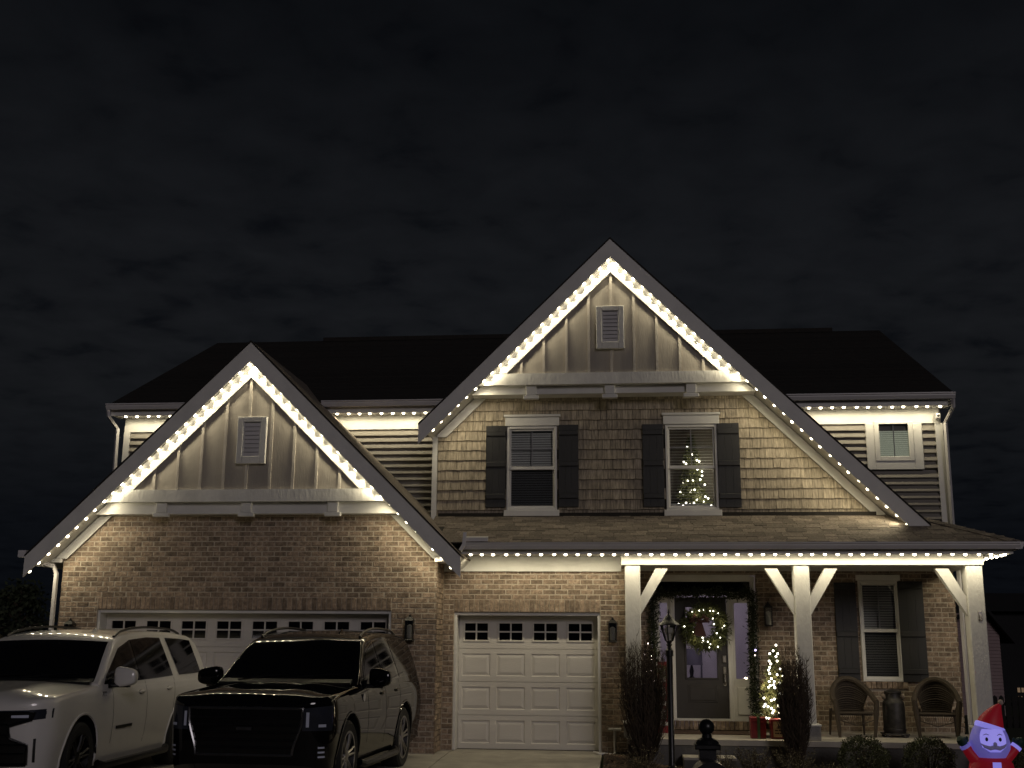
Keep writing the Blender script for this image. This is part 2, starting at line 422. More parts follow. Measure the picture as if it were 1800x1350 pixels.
for i in range(n):                                   # rowlock under the front door
    a = lerp(.40, 2.20, i/n); b = lerp(.40, 2.20, (i+1)/n)
    pool.append((pw, a+.004, b-.004, YM-.10, .265, .405))
# the bricks that show largest become parts of their own, the rest one mass per wall
def show_size(b):
    return (b[2]-b[1])*(b[5]-b[4])*(2 if (b[0] is gw and b[4] > 2.0) else 1.2 if b[0] is sw and b[4] > 1.9 else .5)*random.uniform(.98, 1.02)
pool.sort(key=show_size, reverse=True)
for b in pool[:300]:
    place(brick_me, 'brick', b[0], loc=((b[1]+b[2])/2, b[3]+.045, (b[4]+b[5])/2), scale=(b[2]-b[1], .09, b[5]-b[4]), rot=(0, random.uniform(-.004, .004), 0))
for wall in (gw, sw, pw):
    mb = MB()
    for b in pool[300:]:
        if b[0] is wall: mb.bbox(b[1], b[2], b[3], b[3]+.09, b[4], b[5], .006)
    if wall is gw:
        for q in rb: mb.box(*q)
    H('brick_mass', mb, 'brick', wall, kind='stuff')
# body of the house behind the facade
H('main_wall', MB().box(-9.32, 5.50, YM+.02, YM+.22, 3.0, 5.9).box(-9.32, -9.1, YM+.22, 29.6, -.3, 5.9).box(5.24, 5.46, YM+.22, 29.6, -.3, 5.9)
  .box(-9.2, -9.0, YB+.25, YM, -.3, 2.9).box(-9.1, -.26, YM+.02, YM+.22, -.3, 3.0), 'siding')

# --- roofs
def roof_pair(cx, za, yf, xl, xr, poly_l, poly_r, shname):
    """two slopes; poly: list of (x, y) on the slope"""
    for nm, poly in (('l', poly_l), ('r', poly_r)):
        top = [(x, y, za-PIT*abs(x-cx)) for x, y in poly]
        n_ = Vector((-PIT/SQ if nm == 'l' else PIT/SQ, 0, 1/SQ))
        rf = H('roof', MB().slab(top, n_*.022), shname)
        H('soffit', MB().slab([Vector(p)-n_*.004 for p in top], -n_*.195), 'white', rf)
YG = 17.6
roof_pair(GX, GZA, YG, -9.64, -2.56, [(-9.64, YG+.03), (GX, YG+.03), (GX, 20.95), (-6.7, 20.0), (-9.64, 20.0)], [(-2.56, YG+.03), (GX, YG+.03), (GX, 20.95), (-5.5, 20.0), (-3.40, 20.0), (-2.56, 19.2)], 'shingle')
def rake(cx, za, yf, xf, sgn, w_=.23, zclip=None):
    v = w_*SQ; zf = za-PIT*abs(xf-cx)
    poly = [(cx, za), (xf, zf), (xf, zf-v), (cx, za-v)]
    if zclip is not None:
        xa = cx+sgn*(za-zclip)/PIT; xb = cx+sgn*(za-v-zclip)/PIT
        poly = [(cx, za), (xa, zclip), (xb, zclip), (cx, za-v)]
    H('rake_board', MB().prism_y(poly, yf, yf+.028), 'white')
    dk = [(x, z+.006) for x, z in poly[:2]]+[(x, z+.034) for x, z in poly[:2]][::-1]
    H('drip_edge', MB().prism_y(dk, yf-.015, yf+.05), 'roofshade')
rake(GX, GZA, YG, -9.64, -1); rake(GX, GZA, YG, -2.56, 1)
BX, BZA, YBF = -.207, 8.484, 18.7
def bslope(x): return BZA-PIT*abs(x-BX)
roof_pair(BX, BZA, YBF, -3.48, 4.95, [(-3.48, YBF+.03), (BX, YBF+.03), (BX, 25.0), (-2.8, 20.0), (-3.48, 20.0)], [(4.80, YBF+.03), (BX, YBF+.03), (BX, 25.0), (2.5, 20.0), (4.80, 20.15)], 'roofshade')
rake(BX, BZA, YBF, -3.48, -1); rake(BX, BZA, YBF, 4.8, 1, zclip=3.52)
# main roof, ridge along x
def zmain(y): return 5.90+.487*(y-19.8)
main = H('roof', MB().slab([(-9.45, 19.78, zmain(19.78)), (5.62, 19.78, zmain(19.78)), (5.62, 25, zmain(25)), (-9.45, 25, zmain(25))], (0, -.01, .03))
         .slab([(-9.45, 25, zmain(25)), (5.62, 25, zmain(25)), (5.62, 30.2, zmain(19.8)), (-9.45, 30.2, zmain(19.8))], (0, .01, .03)), 'roofshade')
H('ridge_vent', MB().box(-6.9, 4.6, 24.85, 25.15, zmain(25)-.02, zmain(25)+.075), 'roofshade', main)
mb = MB()                                            # shingle courses of the main roof
for k in range(41):
    y0 = 19.78+5.2*k/41; y1 = y0+5.2/41
    mb.slab([(-9.46, y0, zmain(y0)+.03), (5.63, y0, zmain(y0)+.03), (5.63, y1, zmain(y1)+.026), (-9.46, y1, zmain(y1)+.026)], (0, -.004, .012))
H('shingle_courses', mb, 'roofshade', main, kind='stuff')
H('gable_wall', MB().prism_x([(20.4, 5.8), (29.6, 5.8), (25, 8.2)], -9.3, -9.2).prism_x([(20.4, 5.8), (29.6, 5.8), (25, 8.2)], 5.34, 5.44), 'siding')
# main eaves: fascia, gutter, soffit, frieze
GUT = [(0, 0), (-.10, .0), (-.125, .055), (-.125, .075), (-.145, .085), (-.145, .105), (0, .105)]
def gutter(x0, x1, y, z, nm='gutter'):
    g = H(nm, MB().prism_x([(y+a, z+b) for a, b in GUT], x0, x1), 'alu'); return g
for x0, x1 in ((-9.50, -7.2), (-5.45, -3.1), (2.55, 5.64)):
    H('fascia_board', MB().box(x0+.05, x1-.03, 19.80, 19.825, 5.70, 5.885), 'white')
    gutter(x0, x1, 19.798, 5.80)
    H('soffit', MB().box(x0+.05, x1-.03, 19.828, YM+.018, 5.715, 5.735), 'white')
    H('frieze_board', MB().box(max(x0, -9.33), min(x1, 5.47), YM-.03, YM+.018, 5.46, 5.712), 'white')

# --- siding planks on the main wall (wedge section, lower lip proud)
def planks(x0f, x1f, z0, z1, y=YM):
    k = int((z1-z0)/.117); 
    for i in range(k):
        a = z0+(z1-z0)*i/k; b = z0+(z1-z0)*(i+1)/k
        x0 = x0f((a+b)/2); x1 = x1f((a+b)/2)
        if x1-x0 < .05: continue
        H('siding_plank', MB().prism_x([(y+.018, a), (y-.046, a), (y-.046, a+.012), (y-.022, a+.070), (y+.002, a+.080), (y-.002, b-.002), (y+.018, b-.002)], x0, x1), 'siding')
planks(lambda z: -9.21, lambda z: -8.0, 4.6, 5.46)
planks(lambda z: -5.6+(5.5-z)*.2, lambda z: -3.36, 3.1, 5.46)
SWX0, SWX1 = P(1522, 780, YM).x, P(1621, 780, YM).x
SWZ0, SWZ1 = P(1570, 826, YM).z, 5.46
planks(lambda z: 2.4, lambda z: SWX0-.003 if z > SWZ0 else 5.383, 3.3, 5.46)
planks(lambda z: SWX1+.003, lambda z: 5.383 if z > SWZ0 else 0, SWZ0+.02, 5.46)
H('corner_board', MB().box(5.385, 5.515, YM-.05, YM+.018, 3.2, 5.458), 'white')
H('corner_board', MB().box(-9.335, -9.215, YM-.035, YM+.018, 3.2, 5.458), 'white')

# --- board and batten gable panels
def gable_panel(cx, za, yw, zb, spacing, vent, ncount):
    inset = .23*SQ+.20*SQ*0
    def top(x): return za-PIT*abs(x-cx)-.215*SQ
    half = (top(cx)-zb)/PIT
    edges = [cx+spacing*k for k in range(-ncount, ncount+1) if abs(spacing*k) < half-.03]
    edges = [cx-half]+edges+[cx+half]
    pan = None
    for a, b in zip(edges, edges[1:]):
        poly = [(a+.003, zb), (b-.003, zb), (b-.003, max(zb+.001, top(b)))]
        if a < cx < b: poly.append((cx, top(cx)))
        poly.append((a+.003, max(zb+.001, top(a))))
        if b-a > .02: H('gable_board', MB().prism_y(poly, yw, yw+.02), 'board')
    H('gable_backing', MB().prism_y([(cx-half, zb), (cx+half, zb), (cx, top(cx))], yw+.022, yw+.2), 'board')
    for x in edges[1:-1]:
        H('batten', MB().prism_y([(x-.022, zb), (x+.022, zb), (x+.022, top(x+.022)), (x-.022, top(x-.022))], yw-.022, yw-.001), 'batten')
    # frieze along the rakes
    for s in (-1, 1):
        v0, v1 = .0, .185*SQ
        H('rake_frieze', MB().prism_y([(cx, top(cx)), (cx+s*half, zb), (cx+s*(half-v1/PIT), zb), (cx, top(cx)-v1)], yw-.042, yw-.024), 'white')
    # louvred vent
    x0, x1, z0, z1 = vent
    fr = H('vent', MB().box(x0+.08, x1-.08, yw-.03, yw-.024, z0+.08, z1-.08), 'dark')
    for q in ((x0, x0+.095, z0, z1), (x1-.095, x1, z0, z1), (x0+.097, x1-.097, z1-.085, z1), (x0+.097, x1-.097, z0, z0+.12)):
        H('vent_frame', MB().bbox(q[0], q[1], yw-.085, yw-.03, q[2], q[3], .006), 'white_rough', fr)
    H('vent_frame', MB().box(x0+.095, x0+.115, yw-.062, yw-.03, z0+.12, z1-.085).box(x1-.115, x1-.095, yw-.062, yw-.03, z0+.12, z1-.085), 'white', fr)
    k = 8
    for i in range(k):
        a = lerp(z0+.122, z1-.09, i/k); b = lerp(z0+.122, z1-.09, (i+1)/k)
        H('louvre_slat', MB().prism_x([(yw-.062, a), (yw-.056, a), (yw-.034, b), (yw-.04, b)], x0+.117, x1-.117), 'alu', fr)
def pbox(px0, px1, py0, py1, Y):
    a = P((px0+px1)/2, py1, Y).z; b = P((px0+px1)/2, py0, Y).z
    return (P(px0, (py0+py1)/2, Y).x, P(px1, (py0+py1)/2, Y).x, a, b)
bz0 = P(1072, 674, 18.82).z; bz1 = P(1072, 654, 18.82).z; bzf = P(1072, 691, 18.95).z; BZB = bz1+.003
gable_panel(GX, GZA, 17.76, 4.05, .385, pbox(417, 468, 733, 815, 17.70), 9)
gable_panel(BX, BZA, 18.86, BZB, .385, pbox(1048, 1097, 538, 613, 18.8), 9)
# beams, friezes and corbels
def beam(cx, za, z0, z1, ywall, yfront, zf, pxs, py):
    def hx(z): return (za-.215*SQ-z)/PIT
    H('gable_beam', MB().prism_y([(cx-hx(z0), z0), (cx+hx(z0), z0), (cx+hx(z1), z1), (cx-hx(z1), z1)], yfront, ywall), 'white_wood')
    H('frieze_board', MB().prism_y([(cx-hx(zf)+.0, zf), (cx+hx(zf), zf), (cx+hx(z0)-.01, z0-.002), (cx-hx(z0)+.01, z0-.002)], yfront+.13, ywall), 'white')
    for px in pxs:
        x = P(px, py, ywall-.12).x
        H('corbel', MB().bbox(x-.085, x+.085, yfront+.06, yfront+.129, z0-.17, z0-.003, .008).bbox(x-.13, x+.13, yfront+.05, yfront+.129, z0-.235, z0-.172, .008), 'white')
beam(GX, GZA, 3.85, 4.046, YB, 17.71, 3.665, (290, 438, 589), 893)
beam(BX, BZA, bz0, bz1, YBAY, 18.82, bzf, (936, 1072, 1213), 687)
# friezes along the lower tails, on the wall
def tail_frieze(cx, za, ztop, zbot_, s, yw, w_=.14):
    v = (.215)*SQ; a = [(cx+s*(za-v-ztop)/PIT, ztop), (cx+s*(za-v-zbot_)/PIT, zbot_), (cx+s*(za-v-zbot_)/PIT-s*w_*SQ/PIT, zbot_), (cx+s*(za-v-ztop)/PIT-s*w_*SQ/PIT, ztop)]
    H('tail_frieze', MB().prism_y(a, yw-.04, yw), 'white')
tail_frieze(GX, GZA, 3.654, 2.96, -1, YB); tail_frieze(GX, GZA, 3.654, 2.96, 1, YB)
tail_frieze(BX, BZA, bzf-.002, 5.14, -1, YBAY); tail_frieze(BX, BZA, bzf-.002, 3.75, 1, YBAY)
H('eave_return', MB().box(-9.60, -9.215, YB-.04, YB+.25, 2.90, 2.955).box(-2.99, -2.62, YB-.3, YB+.25, 2.90, 2.955), 'white')

# --- bay wall with shakes
UW = [(-2.03, -1.165, 3.866, 5.315), (.68, 1.555, 3.860, 5.315)]
H('bay_wall', MB().prism_y([(-3.30, 3.3), (-2.03, 3.3), (-2.03, 5.35), (-3.30, 5.35)], YBAY+.02, YBAY+.2).box(-2.03, -1.165, YBAY+.02, YBAY+.2, 3.3, 3.866)
  .box(-1.165, .68, YBAY+.02, YBAY+.2, 3.3, 5.315).box(.68, 1.555, YBAY+.02, YBAY+.2, 3.3, 3.86).prism_y([(1.555, 3.3), (4.6, 3.3), (4.45, 3.6), (1.555, 6.2), (1.555, 5.315)], YBAY+.02, YBAY+.2)
  .prism_y([(-3.3, 5.316), (1.554, 5.316), (1.554, 6.3), (-2.2, 6.2), (-3.3, 5.5)], YBAY+.02, YBAY+.2).box(-3.3, -3.1, YBAY+.2, YM+.1, 3.3, 5.3), 'shakeback')
shake_me = MB().add([(-.5, 0, 0), (.5, 0, 0), (.5, 0, 1), (-.5, 0, 1), (-.5, -1, .0), (.5, -1, .0), (.5, -.25, 1), (-.5, -.25, 1)],
                    [(0, 1, 2, 3), (5, 4, 7, 6), (4, 5, 1, 0), (6, 7, 3, 2), (4, 0, 3, 7), (1, 5, 6, 2)]).mesh('shake', M['shake'])
shakes = []
EXP = .172; k = 0; z = 3.70
while z < 6.0:
    x = -3.235+random.uniform(-.1, 0)
    while x < 4.6:
        wd = random.choice((.085, .10, .12, .14, .17)); a, b = max(x, -3.235), x+wd; x += wd
        c = (a+b)/2
        if bslope(c)-.36 < z+.02 or z+EXP*.5 > bzf+.10: continue
        if any(u[0]-.02 < c < u[1]+.02 and u[2]-.05 < z+EXP/2 < u[3]+.02 for u in UW): continue
        if b-a > .02: shakes.append((a+.003, b-.003, z+random.uniform(-.004, .006)))
    z += EXP
shr = H('shake_wall', MB().box(-3.235, -2.9, YBAY+.012, YBAY+.019, 3.7, 5.0), 'shakeback')
shakes.sort(key=lambda s: -(s[1]-s[0]))
for a, b, z in shakes[:300]:
    place(shake_me, 'shake', shr, loc=((a+b)/2, YBAY+.018, z), scale=(b-a, .040+random.uniform(-.004, .004), EXP+.012))
mb = MB()
for a, b, z in shakes[300:]:
    t = .040+random.uniform(-.004, .004); y = YBAY+.018; z1 = z+EXP+.012
    mb.add([(a, y, z), (b, y, z), (b, y, z1), (a, y, z1), (a, y-t, z), (b, y-t, z), (b, y-t*.25, z1), (a, y-t*.25, z1)],
           [(0, 1, 2, 3), (5, 4, 7, 6), (4, 5, 1, 0), (6, 7, 3, 2), (4, 0, 3, 7), (1, 5, 6, 2)])
H('shake_mass', mb, 'shake', shr, kind='stuff')
H('corner_board', MB().box(-3.325, -3.238, YBAY-.04, YBAY+.2, 3.5, 5.16), 'white')

# --- windows
def window(x0, x1, z0, z1, y, blind_z=None, blind_gap=.042, slat=.038, midrail=True, openslat=False, muntins=((.5,), (.5,)), lower_grid=False, pane_y=.05, fw=.045):
    """double hung window in an opening; returns the window part"""
    wn = H('window', MB().bbox(x0, x0+fw, y-.035, y+.09, z0, z1).bbox(x1-fw, x1, y-.035, y+.09, z0, z1)
           .bbox(x0+fw, x1-fw, y-.035, y+.09, z1-fw, z1).bbox(x0+fw, x1-fw, y-.035, y+.09, z0, z0+fw), 'white')
    a, b, c, d = x0+fw, x1-fw, z0+fw, z1-fw; mid = (c+d)/2
    H('sash', MB().box(a, a+.03, y+.005, y+.035, mid, d).box(b-.03, b, y+.005, y+.035, mid, d).box(a+.03, b-.03, y+.005, y+.035, d-.03, d)
      .box(a, a+.03, y+.037, y+.065, c, mid).box(b-.03, b, y+.037, y+.065, c, mid).box(a+.03, b-.03, y+.037, y+.065, c, c+.035), 'white', wn)
    if midrail: H('meeting_rail', MB().bbox(a, b, y-.003, y+.06, mid-.028, mid+.028), 'white', wn)
    for zz0, zz1, yy in ((mid+.028, d-.03, y+.02), (c+.035, mid-.028, y+.05)):
        H('pane', MB().box(a+.03, b-.03, yy, yy+.004, zz0, zz1), 'glass' if yy < y+.03 or openslat else 'screen', wn)
        if yy < y+.03 or lower_grid:
            H('muntin', MB().box((a+b)/2-.009, (a+b)/2+.009, yy+.006, yy+.016, zz0, zz1), 'white', wn)
            H('muntin', MB().box(a+.03, b-.03, yy+.007, yy+.015, (zz0+zz1)/2-.009, (zz0+zz1)/2+.009), 'white', wn)
    if blind_z is not None:
        mb = MB(); z = d-.01
        while z > blind_z:
            if openslat: mb.slab([(a+.005, y+.08, z), (b-.005, y+.08, z), (b-.005, y+.115, z+.004), (a+.005, y+.115, z+.004)], (0, 0, .005)); z -= blind_gap; continue
            mb.slab([(a+.005, y+.08, z-slat*.85), (b-.005, y+.08, z-slat*.85), (b-.005, y+.08+slat*.35, z), (a+.005, y+.08+slat*.35, z)], (0, .003, .0)); z -= blind_gap
        mb.box(a+.005, b-.005, y+.095, y+.14, z, z+.02)
        H('blind_slats', mb, 'blind', wn, kind='stuff')
    return wn
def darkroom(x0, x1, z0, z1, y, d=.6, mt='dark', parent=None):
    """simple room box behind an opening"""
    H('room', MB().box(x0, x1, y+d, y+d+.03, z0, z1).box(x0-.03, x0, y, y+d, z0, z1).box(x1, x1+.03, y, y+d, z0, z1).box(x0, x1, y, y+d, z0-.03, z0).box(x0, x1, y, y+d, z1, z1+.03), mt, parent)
w1 = window(*UW[0], YBAY, blind_z=4.0); darkroom(-2.3, -.9, 3.7, 5.5, YBAY+.22, .8, parent=w1)
w2 = window(*UW[1], YBAY, blind_z=4.0, openslat=True, blind_gap=.05)
darkroom(.30, 2.0, 3.60, 5.5, YBAY+.22, 1.5, 'roomwarm', parent=w2)
for x0, x1, z0, z1 in UW:
    H('window_header', MB().bbox(x0-.03, x1+.04, YBAY-.06, YBAY+.018, z1+.003, z1+.155).bbox(x0-.05, x1+.06, YBAY-.085, YBAY+.018, z1+.157, z1+.20), 'white')
    H('window_sill', MB().bbox(x0-.04, x1+.04, YBAY-.075, YBAY+.018, z0-.105, z0-.003), 'white')
def shutter(x0, x1, z0, z1, y, bat):
    sh = H('shutter', MB().box(x0, x1, y-.018, y-.002, z0, z1), 'shutter')
    for i in range(3):
        a = lerp(x0, x1, i/3); b = lerp(x0, x1, (i+1)/3)
        H('shutter_board', MB().bbox(a+.0008, b-.0008, y-.036, y-.0185, z0, z1, .0015), 'shutter', sh)
    for t in bat:
        z = lerp(z1, z0, t)
        H('shutter_batten', MB().bbox(x0+.004, x1-.004, y-.060, y-.0365, z-.045, z+.045, .010), 'shutter', sh)
for (px0, px1, py0, py1) in ((854, 889, 749, 892), (982, 1017, 747, 891), (1130, 1167, 746, 891), (1262, 1301, 744, 892)):
    x0, x1, z0, z1 = pbox(px0, px1, py0, py1, YBAY-.03); shutter(x0, x1, z0, z1, YBAY-.02, (.10, .48, .87))
for (px0, px1, py0, py1) in ((1469, 1509, 1024, 1197), (1581, 1628, 1022, 1199)):
    x0, x1, z0, z1 = pbox(px0, px1, py0, py1, YM-.03); shutter(x0+.01, x1-.01, z0, z1, YM-.005, (.05, .53, .90))
w3 = window(*PW, YM, blind_z=1.16, lower_grid=False); darkroom(3.6, 4.9, .9, 2.9, YM+.21, .6, parent=w3)
H('window_header', MB().bbox(PW[0]-.03, PW[1]+.03, YM-.04, YM+.01, PW[3]+.002, PW[3]+.10), 'white')
# small upper window in its wide trim
a, b = P(1537, 780, YM).x, P(1605, 780, YM).x
c, d = P(1570, 811, YM).z, P(1570, 742, YM).z
H('window_casing', MB().bbox(SWX0, a-.002, YM-.05, YM+.018, SWZ0, 5.458).bbox(b+.002, SWX1, YM-.05, YM+.018, SWZ0, 5.458).bbox(a-.002, b+.002, YM-.05, YM+.018, SWZ0, c-.002).box(a-.002, b+.002, YM-.05, YM+.018, d, 5.458), 'white')
w4 = H('window', MB().bbox(a, a+.08, YM-.06, YM+.015, c, d-.003).bbox(b-.08, b, YM-.06, YM+.015, c, d-.003).bbox(a+.08, b-.08, YM-.06, YM+.015, c, c+.08).bbox(a+.08, b-.08, YM-.06, YM+.015, d-.045, d-.003), 'white')
H('pane', MB().box(a+.08, b-.08, YM-.040, YM-.036, c+.08, d-.045), 'glass', w4)
H('muntin', MB().box((a+b)/2-.008, (a+b)/2+.008, YM-.034, YM-.026, c+.08, d-.045), 'white', w4)
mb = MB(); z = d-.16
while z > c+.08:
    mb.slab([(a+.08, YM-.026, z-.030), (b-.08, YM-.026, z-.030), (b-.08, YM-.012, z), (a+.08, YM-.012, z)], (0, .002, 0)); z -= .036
H('blind_slats', mb, 'glowblind', w4, kind='stuff')

# --- garage doors
def garage_door(x0, x1, z1, y, ncol, wcols, rec=.28, lit=False):
    fr = H('garage_door', MB().box(x0+.04, x1-.04, y+rec+.02, y+rec+.05, 0.004, z1-.02), 'garage')
    H('door_jamb', MB().bbox(x0, x0+.045, y+.03, y+rec+.05, .0, z1).bbox(x1-.045, x1, y+.03, y+rec+.05, .0, z1).bbox(x0+.045, x1-.045, y+.03, y+rec+.05, z1-.05, z1), 'white', fr)
    a, b = x0+.05, x1-.05; rows = 4; hh = (z1-.055)/rows
    for r in range(rows):
        za = .004+hh*r; zb = za+hh-.007
        if r < 3:
            cw = (b-a)/ncol; yy = y+rec; q0, q1 = za+.085, zb-.075
            mb = MB().box(a, b, yy, yy+.018, za, q0).box(a, b, yy, yy+.018, q1, zb)
            for c_ in range(ncol+1):
                mb.box(a if c_ == 0 else a+cw*c_-.05, b if c_ == ncol else a+cw*c_+.05, yy, yy+.018, q0, q1)
            H('door_section', mb, 'garage', fr)
            for c_ in range(ncol):
                p0, p1 = a+cw*c_+.05, a+cw*(c_+1)-.05; g1, g2 = .016, .062
                def rect(g, dy): return [(p0+g, yy+dy, q0+g), (p1-g, yy+dy, q0+g), (p1-g, yy+dy, q1-g), (p0+g, yy+dy, q1-g)]
                v = rect(0, .001)+rect(g1, .017)+rect(g2, .004); fs = [(8, 9, 10, 11)]
                for o in (0, 4):
                    for i in range(4): j = (i+1) % 4; fs.append((o+i, o+j, o+4+j, o+4+i))
                H('sunk_panel', MB().add(v, fs), 'garage', fr)
        else:
            cw = (b-a)/wcols; zt, zz = zb-.115, za+.135
            mb = MB().box(a, b, y+rec, y+rec+.018, za, zz).box(a, b, y+rec, y+rec+.018, zt, zb)
            for c_ in range(wcols+1):
                l_ = a if c_ == 0 else a+cw*c_-.095; r_ = b if c_ == wcols else a+cw*c_+.095
                mb.box(l_, r_, y+rec, y+rec+.018, zz, zt)
            H('door_section', mb, 'garage', fr)
            for c_ in range(wcols):
                l_, r_ = a+cw*c_+.095, a+cw*(c_+1)-.095; t = .030
                H('window_frame', MB().bbox(l_-t, r_+t, y+rec-.016, y+rec-.001, zz-t, zz).bbox(l_-t, r_+t, y+rec-.016, y+rec-.001, zt, zt+t).bbox(l_-t, l_, y+rec-.016, y+rec-.001, zz, zt).bbox(r_, r_+t, y+rec-.016, y+rec-.001, zz, zt)
                  .box((l_+r_)/2-.012, (l_+r_)/2+.012, y+rec-.006, y+rec+.006, zz, zt).box(l_, r_, y+rec-.005, y+rec+.005, (zz+zt)/2-.012, (zz+zt)/2+.012), 'garage', fr)
                for u0, u1 in ((l_, (l_+r_)/2-.012), ((l_+r_)/2+.012, r_)):
                    for v0, v1 in ((zz, (zz+zt)/2-.012), ((zz+zt)/2+.012, zt)):
                        H('pane', MB().box(u0, u1, y+rec+.007, y+rec+.012, v0, v1), 'pane', fr)
    return fr
garage_door(BD[0], BD[1], BD[3], YB, 8, 8)
garage_door(SD[0], SD[1], SD[3], DG, 4, 4)

# --- porch: slab, posts, beam, roof
H('porch_slab', MB().box(-.04, 5.62, 18.25, YM-.11, .17, .252), 'slab')
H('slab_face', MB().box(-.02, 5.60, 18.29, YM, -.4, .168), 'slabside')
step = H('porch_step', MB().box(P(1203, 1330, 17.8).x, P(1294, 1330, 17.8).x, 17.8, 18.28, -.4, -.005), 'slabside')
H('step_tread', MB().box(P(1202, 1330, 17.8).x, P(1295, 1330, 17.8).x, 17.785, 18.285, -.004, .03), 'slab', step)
tag(MB().box(P(1203, 1346, 17.2).x, 2.2, 14.5, 17.75, -.4, -.155).build('walkway', 'slab'), kind='structure')
BZ0, BZ1 = 2.885, 3.06
H('porch_beam', MB().bbox(-.09, 5.47, 18.33, 18.63, BZ0, BZ1), 'white')
H('porch_beam', MB().box(5.17, 5.468, 18.632, YM, BZ0, BZ1), 'white')
H('porch_ceiling', MB().box(-.03, 5.6, 18.2, YM+.01, 3.068, 3.10), 'white')
H('ceiling_trim', MB().box(-.0, 5.168, YM-.04, YM-.002, 2.90, 3.064), 'white')
def post(x0, x1, y0, y1, braces):
    p = H('porch_post', MB().bbox(x0, x1, y0, y1, .252, BZ0-.003, .012), 'white_rough')
    H('post_base', MB().bbox(x0-.05, x1+.05, y0-.05, y1+.05, .254, .46, .01), 'stone', p)
    H('post_cap', MB().bbox(x0-.06, x1+.06, y0-.06, y1+.06, .462, .49, .006), 'white', p)
    for s in braces:
        xa = x1 if s > 0 else x0
        q = [(xa+s*.003, 2.10), (xa+s*.003, 2.30), (xa+s*.27, BZ0-.07), (xa+s*.27+s*.17, BZ0-.07), (xa+s*.27+s*.14, BZ0-.14)]
        q = [(xa+s*.003, 2.12), (xa+s*.003, 2.40), (xa+s*.245, BZ0-.05), (xa+s*.44, BZ0-.05)]
        H('knee_brace', MB().prism_y(q, y0+.05, y1-.05), 'white_wood', p)
post(-.035, .207, 18.36, 18.60, (1,)); post(2.595, 2.835, 18.36, 18.60, (-1, 1)); post(5.20, 5.45, 18.36, 18.60, (-1,))
H('post_hook', MB().tube([(5.36, 18.36, 2.13), (5.36, 18.32, 2.13), (5.36, 18.30, 2.08), (5.36, 18.32, 2.04), (5.36, 18.335, 2.06)], .008, 6).bbox(5.33, 5.39, 18.345, 18.361, 2.06, 2.19), 'nickel')
# porch roof: front slope with a hip at the right end
EX, PP = 5.86, .425
def zp(y): return 3.215+PP*(y-YE)
def hipx(y): return EX-(y-YE)
pr_ = H('roof', MB().slab([(-2.98, YE, zp(YE)), (EX, YE, zp(YE)), (hipx(20.1), 20.1, zp(20.1)), (-3.2, 20.1, zp(20.1)), (-3.2, 18.75, zp(18.75))], (0, 0, -.02))
        .slab([(EX, YE, zp(YE)), (EX, 20.4, zp(YE)), (hipx(20.1), 20.4, zp(20.1)), (hipx(20.1), 20.1, zp(20.1))], (0, 0, -.02)), 'roofshade')
mb = MB(); y = YE-.02; r = 0
while y < 19.36:
    y2 = y+.108; x = -3.25-random.uniform(0, .3)
    while x < hipx(y):
        wd = random.choice((.16, .2, .26, .32)); a, b = max(x, -3.25), min(x+wd, hipx(y)); x += wd
        if y < 18.7 and a < -3.0: a = -3.0
        if b-a < .03: continue
        t = random.choice((.006, .009, .013))
        mb.slab([(a+.003, y, zp(y)+.004), (b-.003, y, zp(y)+.004), (b-.003, y2+.03, zp(y2+.03)+.003), (a+.003, y2+.03, zp(y2+.03)+.003)], (0, -.003, t))
    y = y2; r += 1
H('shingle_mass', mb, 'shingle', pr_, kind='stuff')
mb = MB()                                            # side slope and hip caps
for k in range(18):
    t0, t1 = k/18*1.9, (k+1)/18*1.9
    mb.slab([(EX-t0, YE+t0, zp(YE+t0)+.02), (EX-t1-.05, YE+t1+.05, zp(YE+t1)+.035), (EX-t1+.09, YE+t1+.10, zp(YE+t1)+.008), (EX-t0+.13, YE+t0+.06, zp(YE+t0)-.0)], (0, 0, .016))
    mb.slab([(EX-t0, YE+t0, zp(YE+t0)+.02), (EX-t1-.05, YE+t1+.05, zp(YE+t1)+.035), (EX-t1-.18, YE+t1, zp(YE+t1)+.012), (EX-t0-.13, YE+t0-.05, zp(YE+t0)+.0)], (0, 0, .016))
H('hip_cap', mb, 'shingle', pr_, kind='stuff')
H('roof_flashing', MB().box(-3.2, 4.1, YBAY-.06, YBAY-.045, zp(YBAY-.05)+.0, zp(YBAY-.05)+.07), 'roofshade', pr_)
H('fascia_board', MB().box(-2.61, EX-.06, YE+.03, YE+.055, 3.035, 3.19), 'white')
H('fascia_board', MB().box(EX-.06, EX-.035, YE+.03, 20.3, 3.035, 3.19), 'white')
gutter(-2.58, EX+.04, YE+.028, 3.10)
H('gutter', MB().prism_y([(EX-.033+a, 3.10+b) for a, b in [(-p_, q_) for p_, q_ in GUT]], YE-.08, 20.3), 'alu')
H('soffit', MB().box(-2.99, EX-.062, YE+.057, DG+.0, 3.045, 3.062).box(5.475, EX-.062, DG, 20.3, 3.045, 3.062), 'white')
H('frieze_board', MB().box(-2.985, -.092, DG-.04, DG+.01, 2.80, 3.043), 'white')
H('step_flashing', MB().slab([(-2.56, 17.93, 3.225), (-2.18, 17.93, 3.225), (-2.18, 18.0, 3.25), (-2.56, 18.0, 3.25)], (0, 0, .06)), 'alu')
